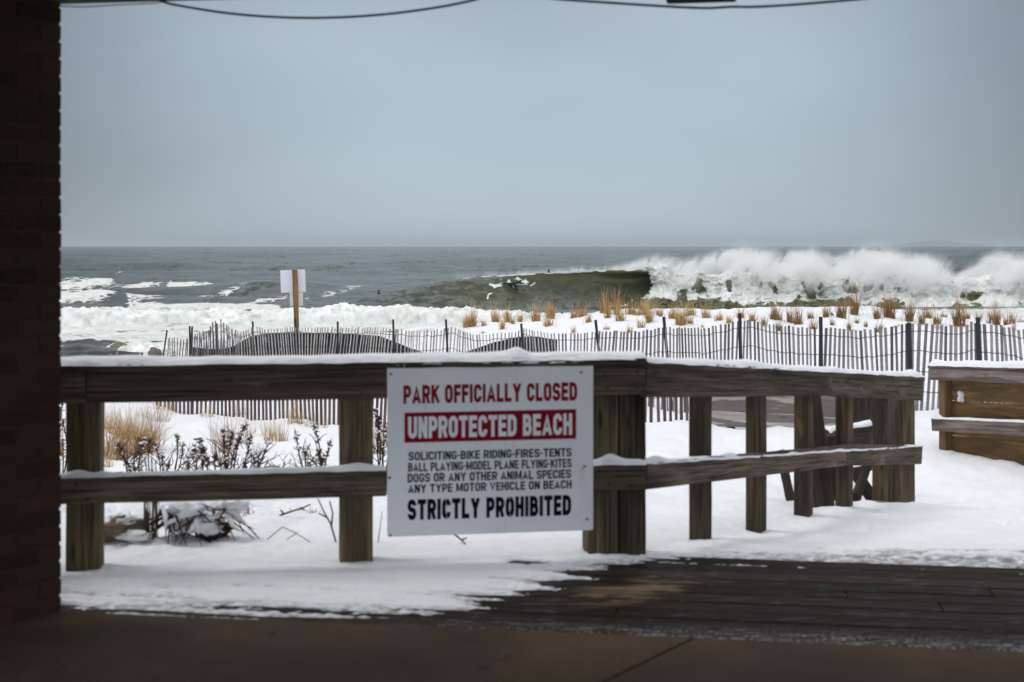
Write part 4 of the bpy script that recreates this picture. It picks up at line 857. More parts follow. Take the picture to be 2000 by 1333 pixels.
# ---------------------------------------------------------------- the breaking wave
def wave_h(px):  # crest height above the water at the wave's distance
    y = np.interp(px, [640, 700, 740, 800, 860, 920, 1000, 1072, 1150, 1250, 1290, 1350, 1430, 1520, 1640, 1760, 1900, 2000, 2300], [592, 583, 574, 561, 550, 542, 537, 533, 530, 526.5, 529, 535, 537, 545, 548, 549, 545, 542, 540])
    return EYE - (y - HY) / F * 120.5 - SEA
wx = np.linspace(-19, 66, 700); prof_v = np.linspace(0, 1, 96); V, fo, lp = [], [], []
for X in wx:
    px = CX + F * X / 119.5; h = float(wave_h(px)); steep = float(sstep(760, 1240, px)); lip = float(sstep(1150, 1275, px)); yc = 120.5 + .6 * math.sin(X * .12)
    for v in prof_v:
        # v: 0 back trough .. .42 crest .. .50 lip .. 1 front flat
        if v < .42:
            q = v / .42; y = yc + 17 * (1 - q) ** 1.25; z = h * (q ** 2.1) - .45 * (1 - q)
        else:
            q = min(1., (v - .42) / .58); fi = q * math.pi / 2; D = 8.5 - 2.6 * steep
            y = yc - D * ((1 - steep) * q + steep * (1 - math.cos(fi)) ** .9) - 1.25 * lip * math.exp(-((q - .05) / .07) ** 2) + .35 * steep * math.sin(math.pi * min(1., q * 1.6)) * (q < .625)
            z = h * ((1 - steep) * (.5 + .5 * math.cos(math.pi * q)) + steep * (1 - math.sin(fi) ** 1.12)) - .45 * q
        n_ = .055 * float(0)
        V.append((X, y, SEA + z)); 
        q = (v - .42) / .58; f_ = -.6
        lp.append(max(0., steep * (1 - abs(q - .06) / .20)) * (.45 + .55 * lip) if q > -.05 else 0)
        fo.append((f_, q, px))
V = np.array(V); fo = np.array(fo); ff, qq, pp = fo[:, 0].copy(), fo[:, 1], fo[:, 2]
pyv = HY + (EYE - V[:, 2]) * F / V[:, 1]
V[:, 2] += .05 * fbm(V[:, 0] * .8, V[:, 1] * 1.5, V[:, 2] * 1.2, 4) * sstep(-.3, .3, qq) ; V[:, 1] += .10 * fbm(V[:, 0] * .5 + 7, V[:, 2] * 1.6, 3., 4)
cr = np.exp(-((qq - .012) / .035) ** 2); ff += cr * (1.18 + .60 * vnoise(V[:, 0] * 1.3, 0, 1.)) * sstep(780, 880, pp)
stk = vnoise(V[:, 0] * 2.2 + .8 * V[:, 2], V[:, 2] * .35, 2.); ff += .34 * sstep(.25, .8, stk) * sstep(860, 960, pp) * (qq > 0) * (1 - sstep(.1, .5, qq))
ff += np.exp(-((qq + .16) / .14) ** 2) * .55 * sstep(800, 1000, pp)
def seg(px, py, a, b, r):   # distance to a pixel segment, as a soft spot on the wave face
    ax, ay = a; bx, by = b; t = np.clip(((px - ax) * (bx - ax) + (py - ay) * (by - ay)) / ((bx - ax) ** 2 + (by - ay) ** 2), 0, 1)
    return np.exp(-(((px - ax - t * (bx - ax)) ** 2 + (py - ay - t * (by - ay)) ** 2) / r ** 2))
jx = pp + 9 * fbm(V[:, 0] * 1.3, V[:, 2] * 2.2, 5., 3); jy = pyv + 4 * fbm(V[:, 0] * 1.1, V[:, 2] * 2.2, 8., 3)
front = qq > 0
for a, b, r, k in (((984, 550), (968, 558), 3.4, 1.2), ((968, 558), (955, 578), 4.2, 1.25), ((955, 578), (944, 588), 3, .9), ((1000, 553), (1014, 545), 2.6, 1.15), ((1014, 545), (1030, 547), 2.2, 1.), ((1030, 549), (1045, 551), 2.6, 1.15), ((1045, 552), (1038, 559), 2.2, 1.), ((1000, 553), (1008, 560), 2.4, 1.1), ((1008, 560), (1038, 557), 1.7, .8),
                   ((1176, 546), (1170, 560), 1.8, .8), ((1150, 580), (1165, 575), 1.6, .8), ((900, 600), (934, 596), 2.2, 1.), ((915, 566), (925, 556), 2, .8), ((1216, 594), (1262, 581), 3., 1.3), ((1262, 581), (1276, 566), 4, 1.3)):
    ff += k * .86 * seg(jx, jy, a, b, r * 1.55) * front
ff += 1.15 * sstep(1268, 1290, pp) * (qq > .0) * (.75 + .6 * fbm(V[:, 0] * .5, V[:, 2] * .9, 1.5, 3)) * sstep(.3, .62, qq)
ff += (.60 + .5 * sstep(.35, .8, qq)) * sstep(1290, 1320, pp) * (qq > 0)
wave = empty('breaking_wave', (10, 119, SEA), 'tall olive green barrelling wave with spray blowing off its white broken shoulder', 'wave')
link('wave_face', np_mesh('wave_face', V, grid_q(len(wx), 96), M['wave'], {'foam': ff, 'lip': np.clip(lp, 0, 1), 'steep': sstep(700, 960, pp), 'skysheen': sstep(.42, 1.0, qq + .12 * fbm(V[:, 0] * .4, V[:, 2], 2., 3)) * sstep(860, 1000, pp)}), wave)

# white water thrown ahead of the face: a lumpy sheet with dark olive patches in its colour for the openings
nx, nz_ = 620, 60; us_ = np.linspace(1255, 2500, nx); vv = np.linspace(0, 1, nz_); PXg, VG = np.meshgrid(us_, vv, indexing='ij')
hh = wave_h(PXg) + .25 + .35 * fbm(PXg * .03, 0, 3., 4); ang = VG * math.pi * .62
Yb = 117.4 - 2.0 * np.sin(np.clip(ang, 0, math.pi / 2)) * (1 - .2 * VG) - 4.5 * np.clip(VG - .70, 0, 1) * 3
zz = SEA + hh * np.cos(np.clip(VG * 1.0, 0, 1) * math.pi / 2) ** .9 - .35 * VG
Yb = np.where(VG < .12, Yb + (1 - VG / .12) * 3.2, Yb); zz = np.where(VG < .12, zz - (1 - VG / .12) ** 2 * .9, zz)
Xg = (PXg - CX) / F * 117.
l1 = fbm(Xg * .55, zz * .8, Yb * .4, 5, .56); l2 = np.abs(fbm(Xg * 1.4, zz * 1.7, 7., 4, .55))
bul = .45 * l1 - .30 * l2 + .14 * fbm(Xg * 3.2, zz * 3.6, 9., 3)
pyg = HY + (EYE - zz) * F / Yb
def hole(cx_, cy_, rx, ry): return np.exp(-(np.abs((PXg - cx_ + 8 * fbm(Xg * .8, zz * 1.3, 2., 3)) / rx) ** 3 + np.abs((pyg - cy_ + 4 * fbm(Xg * .9, zz * 1.4, 6., 3)) / ry) ** 3))
holes = .0 * hole(1390, 566, 42, 24)
stv_ = vnoise(Xg * 2.4, zz * .6, 4.) * .5 + .6
patch = (1.15 * hole(1360, 556, 15, 12) + 1.1 * hole(1407, 552, 24, 8) + .60 * hole(1390, 576, 50, 16) + .9 * hole(1346, 568, 8, 10) + .8 * hole(1420, 566, 10, 8) + .62 * hole(1310, 588, 45, 9) + 1.1 * hole(1506, 563, 20, 13) + 1.1 * hole(1692, 560, 44, 8) + 1.0 * hole(1662, 568, 16, 9) + .75 * hole(1592, 560, 20, 16) + .8 * hole(1758, 562, 14, 8) + .8 * hole(1890, 577, 22, 7) + .6 * hole(1470, 560, 26, 16) + .6 * hole(1960, 556, 40, 8) + .6 * hole(1860, 552, 20, 6)) * stv_ * 1.3
patch = patch + .42 * sstep(.15, .55, fbm(Xg * .45, zz * .35, 8., 4)) + .50 * sstep(576, 592, pyg) * (1 - sstep(1650, 1800, PXg)) + .36 * sstep(582, 600, pyg)
edge_px = np.interp(pyg, [515, 527, 540, 552, 562, 572, 582, 595], [1262, 1265, 1271, 1275, 1274, 1269, 1262, 1240]); el = sstep(-2, 10, PXg - edge_px + 3 * fbm(Xg * 2, zz * 2, 1., 3))
Yg = Yb - bul * el + holes + (1 - el) * 5.0; zz = zz + .22 * fbm(Xg * .9, zz * 1.1, 11., 4) * el
Xg = (PXg - CX) / F * Yb
keep = (holes < 1.9) & (el > .35)
Q = grid_q(nx, nz_); kq = keep.ravel()[Q].all(1); Q = Q[kq]
used = np.unique(Q); remap = -np.ones(nx * nz_, int); remap[used] = np.arange(len(used))
V = np.stack([Xg, Yg, zz], -1).reshape(-1, 3)[used]; fa_ = (1.15 - patch).ravel()[used]
o = link('white_water', np_mesh('white_water', V, remap[Q], M['wave'], {'foam': fa_, 'lip': .5 * sstep(1.0, .3, fa_), 'steep': np.ones(fa_.size), 'skysheen': np.zeros(fa_.size)}), wave); o['label'] = 'broken white shoulder of the wave'

# rollers of white water nearer the beach
def roller(name, px0, px1, Y0, depth, hfun, label, seed, n=520, m_=46, part=None):
    us_ = np.linspace(px0, px1, n); V = []
    PXr, W = np.meshgrid(us_, np.linspace(0, 1, m_), indexing='ij'); Yr = Y0 + depth * (W - .5) ; X = (PXr - CX) / F * Y0
    Yr = Yr + 1.2 * vnoise(X * .08, 0, seed) * sstep(px0, px0 + 60, PXr)
    fr = sstep(0, .20, W) * (1 - sstep(.40, 1, W) ** 1.5); h = hfun(PXr)
    z = fr * h * (.92 + .16 * fbm(X * .45, Yr * .5, seed, 3)) + .10 * fr * np.abs(fbm(X * 1.5, Yr * 1.5, seed + 2, 5, .6)) + .09 * fr * fbm(X * 4.2, Yr * 4.2, seed + 5, 3) - .15
    Yr = Yr - fr * .5 * np.abs(fbm(X * .9, z * 2.2, seed + 9, 4))
    return link(name, np_mesh(name, np.stack([X, Yr, SEA + z], -1).reshape(-1, 3), grid_q(n, m_)[:, ::-1], M['foam']))
o = roller('foam_roller', -400, 1340, 88, 7, lambda p: np.interp(p, [-400, 118, 300, 480, 650, 760, 900, 1000, 1340], [1.25, 1.22, 1.22, 1.18, 1.30, 1.34, 1.15, 1.05, .5]), '', 3.)
prop(o, 'long line of white water rolling towards the beach, behind fence and notice', 'white water')
sb = empty('shore_break', (wl(230, 690)[0], 68, SEA), 'small olive shore break collapsing into foam near the fence end', 'wave')
us_ = np.linspace(196, 350, 120); PXr, W = np.meshgrid(us_, np.linspace(0, 1, 40), indexing='ij'); X = (PXr - CX) / F * 68
h = np.interp(PXr, [196, 206, 222, 240, 262, 300, 350], [.0, .30, .50, .46, .40, .38, .2]); Yr = 70.5 - 5 * W
fr = sstep(0, .42, W) * (1 - sstep(.42, .80, W)); z = h * fr + .04 * fbm(X * 2, Yr * 2, 1., 3) - .15
foam_ = -.5 + 1.5 * sstep(228, 256, PXr + 16 * fbm(X * 1.4, Yr * 2, 2., 3)) + 1.4 * (1 - sstep(212, 232, PXr + 8 * fbm(X * 2, Yr * 2, 5., 2))) + .8 * np.exp(-((W - .42) / .06) ** 2)
link('wave_face', np_mesh('wave_face', np.stack([X, Yr, SEA + z], -1).reshape(-1, 3), grid_q(120, 40), M['wave'], {'foam': foam_, 'steep': np.ones(foam_.size), 'skysheen': np.zeros(foam_.size), 'lip': .9 * np.exp(-((W - .5) / .16) ** 2)}), sb)
me_o = roller('white_water', 238, 352, 66.4, 4, lambda p: np.interp(p, [238, 250, 290, 330, 352], [.0, .50, .56, .45, .25]), '', 8., 130, 34)
me_o.parent = sb; me_o.location = -Vector(sb.location)

# spray torn off the crest by the offshore wind
def spray_volume():
    x0, x1, y0, y1, z0, z1 = -6.0, 52.0, 114.4, 126.5, SEA + .5, SEA + 6.3
    mb = MB(); mb.board(((x0 + x1) / 2, y0, (z0 + z1) / 2), ((x0 + x1) / 2, y1, (z0 + z1) / 2), x1 - x0, z1 - z0, side=(1, 0, 0), n=1)
    m = bpy.data.materials.new('spray'); m.use_nodes = True; t = m.node_tree; t.nodes.clear(); o = t.nodes.new('ShaderNodeOutputMaterial')
    P = geo(t); sx = nd(t, 'ShaderNodeSeparateXYZ', {0: P}); X, Y, Z = sx.outputs
    warp = nd(t, 'ShaderNodeTexNoise', {'Vector': P, 'Scale': .42, 'Detail': 3.}).outputs[1]
    wv = nd(t, 'ShaderNodeSeparateXYZ', {0: warp}).outputs
    lean = mth(t, 'MULTIPLY', mth(t, 'SUBTRACT', Z, SEA + 2.9), .35)
    Xw = mth(t, 'ADD', mth(t, 'SUBTRACT', X, lean), mth(t, 'MULTIPLY', mth(t, 'SUBTRACT', wv[0], .5), 2.6))
    pts = [(960, 529), (1080, 525), (1150, 520), (1200, 516), (1235, 506), (1262, 496), (1285, 492), (1310, 501), (1345, 500), (1375, 488), (1430, 465), (1485, 474), (1503, 506), (1522, 506), (1545, 470), (1575, 472), (1598, 515), (1640, 480), (1690, 458), (1728, 472), (1757, 508), (1775, 486), (1800, 492), (1825, 525), (1880, 540), (1910, 512), (1945, 474), (1958, 474), (1975, 505), (2050, 525), (2150, 515)]
    Xn = nd(t, 'ShaderNodeMapRange', {'Value': Xw, 'From Min': x0, 'From Max': x1}).outputs[0]
    st = []
    for px, py in pts:
        f_ = ((px - CX) / F * 122 - x0) / (x1 - x0); hz = (EYE - (py - HY) / F * 122 - SEA) / 8
        if 0 < f_ < 1: st.append((f_, (hz, hz, hz)))
    top = mth(t, 'MULTIPLY', nd(t, 'ShaderNodeSeparateColor', {0: rmp(t, Xn, st)}).outputs[0], 8.0)
    zr = mth(t, 'SUBTRACT', Z, SEA)
    d = mth(t, 'SUBTRACT', mth(t, 'ADD', top, mth(t, 'MULTIPLY', mth(t, 'SUBTRACT', wv[2], .5), 1.0)), zr)        # metres below the plume's top
    soft = mr(t, d, -.12, 2.3)
    PS = nd(t, 'ShaderNodeCombineXYZ', {0: Xw, 1: Y, 2: Z}).outputs[0]; n1 = noise(t, PS, 1., 5, .62, .7, (.95, .07, .40)); n2 = noise(t, PS, 1., 5, .7, .6, (3.6, .22, 1.3))
    wis = mr(t, mth(t, 'ADD', mth(t, 'MULTIPLY', n1, .55), mth(t, 'MULTIPLY', n2, .45)), .43, .61, .015, 1.3)
    front = mth(t, 'MULTIPLY', mth(t, 'MULTIPLY', mr(t, X, 12.2, 14.), mr(t, zr, .7, 2.6)), mth(t, 'SUBTRACT', .26, mth(t, 'MULTIPLY', .25, mth(t, 'POWER', 2.718, mth(t, 'MULTIPLY', -1., mth(t, 'POWER', mth(t, 'DIVIDE', mth(t, 'SUBTRACT', X, 16.6), 2.6), 2.))))))
    crest = mth(t, 'MULTIPLY', mr(t, Y, 120.9, 122.0), mr(t, zr, 1.5, 2.4))
    yf = mth(t, 'MULTIPLY', mth(t, 'MULTIPLY', mth(t, 'MAXIMUM', crest, front), mr(t, Y, y1, y1 - 4)), mr(t, Y, y0, y0 + .8))
    base = mth(t, 'ADD', mr(t, zr, 5.2, 2.7, .13, 2.2), 0.)
    left = mr(t, X, -5., 8., .30, 1.)
    ends = mth(t, 'MULTIPLY', mr(t, X, x0, x0 + 4), mr(t, X, x1, x1 - 3))
    dens = mth(t, 'MULTIPLY', mth(t, 'MULTIPLY', mth(t, 'MULTIPLY', soft, wis), mth(t, 'MULTIPLY', yf, base)), mth(t, 'MULTIPLY', mth(t, 'MULTIPLY', left, ends), 2.7))
    v = nd(t, 'ShaderNodeVolumePrincipled', {'Color': (1, 1, 1, 1), 'Density': dens, 'Anisotropy': -.1}); t.links.new(v.outputs[0], o.inputs['Volume'])
    return prop(mb.build('spray', m), 'white spray plumes blown up and back off the breaking wave crest', 'spray', kind='stuff')
spray_volume()

# ---------------------------------------------------------------- dune grass: one thing per tuft
ORD = 'first second third fourth fifth sixth seventh eighth ninth tenth eleventh twelfth thirteenth fourteenth fifteenth sixteenth seventeenth eighteenth nineteenth twentieth'.split()
TU = [(915, 638, 25, 22), (921, 637, 38, 14), (943, 637, 16, 10), (944, 650, 8, 7), (970, 628, 40, 14), (982, 642, 22, 8), (991, 630, 32, 12), (999, 632, 17, 9), (1015, 626, 24, 9), (1044, 628, 34, 16), (1072, 622, 32, 14), (1071, 636, 25, 13), (1079, 623, 36, 12), (1121, 622, 24, 13), (1121, 650, 16, 7), (1139, 617, 26, 13), (1150, 630, 22, 9), (1182, 612, 36, 15), (1189, 621, 28, 12), (1186, 643, 12, 9), (1206, 615, 44, 16), (1210, 627, 30, 12), (1232, 615, 27, 15), (1229, 650, 17, 8), (1257, 615, 32, 22), (1267, 630, 38, 15), (1254, 640, 22, 11), (1284, 616, 19, 10), (1292, 617, 19, 9), (1314, 622, 29, 12), (1322, 623, 20, 12), (1337, 634, 40, 22), (1347, 617, 29, 16), (1372, 640, 10, 6), (1381, 622, 26, 17), (1407, 626, 18, 16), (1421, 632, 20, 12), (1447, 622, 26, 14), (1468, 626, 26, 12), (1489, 636, 22, 11), (1508, 625, 30, 11), (1516, 626, 34, 14), (1520, 646, 24, 8), (1542, 630, 34, 9), (1559, 635, 40, 12), (1580, 622, 18, 13), (1588, 644, 28, 9), (1613, 620, 30, 10), (1624, 616, 12, 6), (1627, 636, 16, 8), (1646, 622, 38, 15), (1657, 646, 26, 8), (1672, 614, 46, 17), (1674, 631, 16, 10), (1691, 639, 17, 8), (1714, 623, 34, 12), (1737, 620, 44, 17), (1720, 648, 22, 11), (1747, 640, 8, 7), (1754, 638, 9, 5), (1778, 628, 42, 15), (1801, 634, 28, 12), (1812, 622, 32, 12), (1828, 632, 28, 12), (1831, 642, 14, 7), (1841, 619, 12, 15), (1870, 636, 48, 18), (1877, 627, 20, 10), (1890, 622, 17, 16), (1911, 630, 26, 10), (1934, 626, 20, 8), (1944, 635, 36, 20), (1972, 633, 28, 14), (1981, 647, 18, 10), (1994, 630, 14, 12)]
POSTS = [871, 1018, 1163, 1296, 1444, 1602, 1774, 1908, 2060]
PN = ['eighth-from-right', 'seventh-from-right', 'sixth-from-right', 'fifth-from-right', 'fourth-from-right', 'third-from-right', 'second-from-right', 'rightmost']
groups_ = {}
for tf in sorted(TU):
    k = max(i for i in range(len(POSTS)) if POSTS[i] <= tf[0] + .1); groups_.setdefault(k, []).append(tf)
for k, lst in groups_.items():
    for n, (px, py, hp, wp_) in enumerate(lst):
        p = ground_hit(px, py, 19.5, 37); s_ = F / p[1]; hgt = hp / s_ * 1.12; wd = wp_ / s_ * 1.12; mb = MB(); big = hp * wp_ > 380
        warm = px < 1480; nb = int(14 + hp * wp_ / 9); 
        tilt_ = U(-.15, .25); subs = [(U(-.5, .5) * wd, U(-.4, .4) * wd, U(.6, 1.05)) for _ in range(2 + int(wp_ / 6))]; subs[0] = (0, 0, 1.05)
        for q in range(int(nb * 1.9)):
            cx_, cy_, ks_ = subs[q % len(subs)]
            a = U(0, 2 * math.pi); rr0 = wd * .22 * math.sqrt(U(0, 1)); u_ = U(0, 1); tall = u_ < .30
            ln = hgt * (U(.95, 1.55) if tall else U(.28, .92)) * ks_
            mb.blade((cx_ + rr0 * math.cos(a), cy_ + rr0 * math.sin(a) * .7, -.03), a if U(0, 1) < .6 else U(0, 6.28), abs(U(-.1, .36) + (tilt_ if math.cos(a) > 0 else 0)), ln, U(.007, .011) if tall else U(.009, .016), U(.0, 1.0) * (1.3 if tall else .6), 5, min(1, max(0, U(.0, .62) if not tall else U(.45, 1))))
        for q in range(int(3 + wp_ / 3)):   # lone thin stalks around the clump
            mb.blade((U(-1.1, 1.1) * wd, U(-1, 1) * wd, -.03), U(0, 6.28), U(.0, .4), hgt * U(.4, 1.05), U(.005, .008), U(-.2, .9), 5, U(.4, 1))
        for q in range(int(wp_ / 4)):   # flattened dead blades splayed on the snow
            a = U(0, 6.28); mb.blade((0, 0, .01), a, U(.9, 1.25), hgt * U(.5, 1.0), .006, U(.2, .6), 4, U(.0, .7))
        o = mb.build('grass_tuft', M['grass'] if warm else M['grassdark']); o.location = (p[0], p[1], p[2] - .01)
        size = ('tall' if hp > 30 else 'medium' if hp > 18 else 'short'); wide = ('broad' if wp_ >= 15 else 'slim'); hue = 'golden' if warm else 'brown'
        prop(o, f'{size} {wide} {hue} dune grass tuft, {ORD[n]} one right of the {PN[k]} fence post', 'grass tuft', 'dry grass tufts on the snowy dune')

# ---------------------------------------------------------------- plants on the snow below the railing
def plant(name, px, py, label, cat, group=None, y0=6.9):
    p = ground_hit(px, py, y0, 26); e = empty(name, (p[0], p[1], p[2] - .01), label, cat, group); return e, p, F / p[1]
def clump(px, py, hp, wp_, n, label, m='grass', lean=0., tone=(0, 1), wid=(.003, .006), name='grass_clump'):
    p = ground_hit(px, py, 7.2, 26); s_ = F / p[1]; mb = MB()
    for q in range(n):
        x = U(-.5, .5) * wp_ / s_; y = U(-.5, .5) * wp_ / s_ * .5; a = U(0, 6.28); ln = hp / s_ * U(.45, 1.08)
        mb.blade((x, y, -.02), a if U(0, 1) < .7 else U(-.5, .5) + (0 if lean > 0 else math.pi), abs(U(-.25, .55)) + abs(lean) * U(0, 1.3), ln, U(*wid), U(-.5, 1.3), 6, min(1, max(0, U(*tone))))
    o = mb.build(name, M[m]); o.location = (p[0], p[1], p[2]); prop(o, label, 'grass' if name == 'grass_clump' else 'dead leaves', None, 'thing'); return o
clump(250, 884, 105, 100, 330, 'big golden grass clump beside the left railing post, between the rails', lean=.35, tone=(0, .8))
clump(262, 858, 84, 90, 240, 'wide rust coloured grass behind the black twiggy bush', 'grassdark', lean=.5, tone=(.1, 1))
clump(452, 868, 96, 60, 90, 'long reddish stems leaning over behind the tall branching seedhead plant', 'grassdark', lean=.45, tone=(0, .7), wid=(.003, .005))
clump(210, 838, 60, 50, 110, 'golden grass at the very left of the opening, under the top rail', lean=.3, tone=(.1, .9))
clump(505, 850, 50, 70, 70, 'scattered tan grass on open snow between the two left posts', lean=.3, tone=(.2, 1))
clump(222, 896, 84, 60, 170, 'dark brown grass clump leaning right, touching the left railing post', 'grassdark', lean=.7, tone=(0, .8))
clump(290, 868, 74, 60, 120, 'tangled golden grass behind the dark seedheads, right of the big clump', lean=.6, tone=(0, 1))
clump(228, 850, 72, 70, 150, 'golden grass clump at the foot of the buried fence, next to the left post', lean=.25, tone=(.1, .9))
clump(300, 822, 50, 60, 110, 'low golden grass in front of the fence slats, right of the big clump', lean=.2)
clump(322, 800, 36, 40, 70, 'pale tan grass tuft leaning on the buried fence near its left end', lean=.2)
clump(436, 884, 92, 44, 90, 'loose reddish upright grass behind the dark seedhead stalks', 'grassdark', tone=(.3, 1), wid=(.003, .006))
clump(470, 812, 46, 30, 55, 'thin tan grass against the middle of the buried fence', tone=(.3, 1), wid=(.003, .006))
clump(540, 862, 58, 46, 110, 'golden grass clump before the buried fence, left of the second railing post', tone=(.1, .9))
clump(577, 826, 58, 30, 90, 'dense tan grass tuft at the fence foot under the notice post', tone=(.1, .8))
clump(612, 836, 40, 60, 60, 'short tan grass along the fence foot touching the second railing post', tone=(.1, .8))
clump(405, 815, 40, 26, 40, 'sparse tan grass by the fence between left post and notice post', tone=(.2, .9), wid=(.003, .006))
clump(205, 912, 44, 26, 60, 'short tan grass right at the edge of the left railing post', tone=(.3, 1))
clump(740, 886, 96, 24, 70, 'brown grass half hidden behind the sign edge', 'grassdark', tone=(0, .7))
clump(118, 890, 88, 14, 50, 'tan grass strip between brick pillar and left railing post', tone=(.1, .8))

for (px, py, hp, w_, n_, lb) in ((470, 1002, 22, 60, 60, 'flattened brown leaf litter poking through snow under the mid rail, centre'), (596, 1000, 20, 50, 46, 'flattened brown leaf litter left of the second railing post, under the mid rail'), (425, 1000, 26, 50, 50, 'dark dead leaves at the right edge of the snow crushed bush'), (225, 1085, 22, 60, 40, 'short dead blades on snow beneath the driftwood lump')):
    clump(px, py, hp, w_, n_, lb, 'grassdark', lean=.9, tone=(0, .6), wid=(.004, .010), name='leaf_litter')
def seed_stalk(mb, sn, b, tip, r, seed_len=.5, dens=70, dots=True):
    """dead stem with a fluffy dark seed head and snow caught on its upper side"""
    b, tip = np.array(b, float), np.array(tip, float); d = tip - b; ln = np.linalg.norm(d); side = np.array([-d[2], 0, d[0]]); side /= (np.linalg.norm(side) + 1e-6)
    bend = U(-.10, .10) * ln; pts = [b + d * t + side * bend * math.sin(math.pi * t) for t in np.linspace(0, 1, 8)]; mb.tube(pts, [r * (1 - .5 * i / 7) for i in range(8)], 5, U(0, .6))
    for q in range(int(dens * 1.05 * ln)):
        t = 1 - seed_len * U(0, 1) ** 1.6; i = min(6, int(t * 7)); c = pts[i] + (pts[i + 1] - pts[i]) * (t * 7 - i); a = U(0, 6.28); o_ = np.array([math.cos(a), U(-1, 1) * .6, math.sin(a)]) * U(.004, .026)
        L_ = U(.010, .028); e = c + o_; f_ = e + np.array([U(-1, 1), U(-1, 1), U(-.2, 1.2)]) * L_
        mb.tube([c, e, f_], [r * .4, U(.0022, .0048), .001], 4, U(0, 1))
        if dots and U(0, 1) < .11: sn.blob(e + (0, -.004, U(.003, .010)), U(.005, .013), (1.3, 1, .6), .4, 2., 6, 4)
def goldenrod(px, py, stems, label, dens=90, r=.0074, seed_len=.30, group=None):
    e, p, s_ = plant('seedhead_plant', px, py, label, 'dead plant', group); mb = MB(); sn = MB()
    for (tx, ty, *bx) in stems:
        q = (bx[0] if bx else U(-10, 10)); seed_stalk(mb, sn, p + (q / s_, U(-.05, .05), -.03), p + ((tx - px) / s_, U(-.12, .12), (py - ty) / s_), r, seed_len, dens)
    for q in range(len(stems) * 3):       # bare side shoots that fill the plant out
        tx, ty = stems[q % len(stems)][:2]; k_ = U(.25, .8); b0 = p + ((tx - px) / s_ * k_, U(-.05, .05), (py - ty) / s_ * k_); d_ = np.array([U(-1, 1), U(-.4, .4), U(.2, 1.)]); d_ /= np.linalg.norm(d_)
        L1 = U(.06, .17); mb.tube([b0, b0 + d_ * L1 * .6, b0 + d_ * L1 + (0, 0, U(-.04, .02))], [r * .5, r * .38, .0012], 4, U(.2, 1))
    mb.build('stem', M['stalk'], e)
    if sn.v: sn.build('snow_clump', M['snow'], e, smooth=True)
GP = 'dead seedhead plants with snow behind the mid rail'
goldenrod(268, 955, [(222, 876, -14), (236, 886, -6), (280, 864, 10), (262, 905, 0), (252, 918, -4)], 'dark seedhead plant leaning left, nearest the left railing post', group=GP)
goldenrod(318, 950, [(286, 862, -20), (303, 868, -10), (322, 884, -4), (344, 852, 12), (352, 872, 14), (332, 905, 6)], 'dark snow flecked seedhead plant with stems crossing, left of centre in the opening', group=GP)
goldenrod(384, 950, [(366, 896, -6), (380, 864, 0), (372, 880, -4), (392, 884, 6), (400, 900, 8)], 'bushy upright seedhead plant carrying most snow, mid opening', 130, group=GP)
goldenrod(438, 945, [(428, 882, -6), (436, 842, 4), (452, 848, 10), (476, 834, 16), (484, 858, 18), (466, 866, 12), (446, 890, 4), (420, 904, -8)], 'tall dark branching seedhead plant with reddish grass behind it', 110, group=GP)
goldenrod(486, 945, [(500, 890, 6), (526, 864, 14), (512, 880, 10), (478, 908, -4)], 'seedhead plant leaning far right with snow on its tip', 80, group=GP)
goldenrod(622, 950, [(578, 848, -20), (596, 878, -12), (614, 832, -4), (622, 880, 2), (634, 890, 8), (648, 862, 12), (606, 905, -6)], 'dark seedhead plant just left of the second railing post', 90, group=GP)
goldenrod(742, 930, [(733, 800, -4), (744, 812, 2), (752, 840, 6), (738, 850, -2), (748, 872, 4), (760, 830, 8)], 'dark brown curly seedhead plant between second railing post and sign', 120, group=GP)
goldenrod(120, 930, [(117, 790), (122, 820), (119, 860)], 'dark stalks in the slit between brick pillar and left railing post', 60, group=GP)
# dark twiggy bush over the big grass clump
e, p, s_ = plant('twiggy_bush', 262, 902, 'black twiggy bush tangled through the big golden grass clump', 'bush'); mb = MB()
def branch(p0, d, ln, r, depth):
    p1 = p0 + d * ln; mid = (p0 + p1) / 2 + np.array([U(-1, 1), U(-1, 1), U(-1, 1)]) * ln * .08; mb.tube([p0, mid, p1], [r, r * .85, r * .6], 5, U(0, .5))
    if depth:
        for q in range(3):
            nd_ = d + np.array([U(-.7, .8), U(-.5, .5), U(-.35, .6)]); branch(p0 + (p1 - p0) * U(.45, 1), nd_ / np.linalg.norm(nd_), ln * U(.45, .7), r * .6, depth - 1)
for q in range(5):
    d = np.array([U(.3, 1.2), U(-.3, .3), U(.45, .9)]); branch(p + (U(-.12, .05), 0, 0), d / np.linalg.norm(d), U(.14, .24), .0055, 3)
mb.build('branch', M['stalk'], e)
for (px, py, lab, nb_, dx_) in ((345, 925, 'wiry brown brush filling the gap between the two left seedhead plants', 6, .5), (452, 925, 'wiry brown brush around the tall branching seedhead plant', 7, .5), (610, 925, 'wiry brown brush leaning left from the second railing post', 5, -.9), (520, 935, 'low wiry brush under the seedhead plant that leans far right', 4, .9)):
    e, p, s_ = plant('twiggy_bush', px, py, lab, 'bush'); mb = MB()
    for q in range(nb_):
        d = np.array([U(-.7, .7) + dx_, U(-.3, .3), U(.5, 1.)]); branch(p + (U(-.15, .15), U(-.1, .1), -.02), d / np.linalg.norm(d), U(.10, .20), .0042, 3)
    mb.build('branch', M['twig'] if px == 345 or px == 610 else M['stalk'], e)
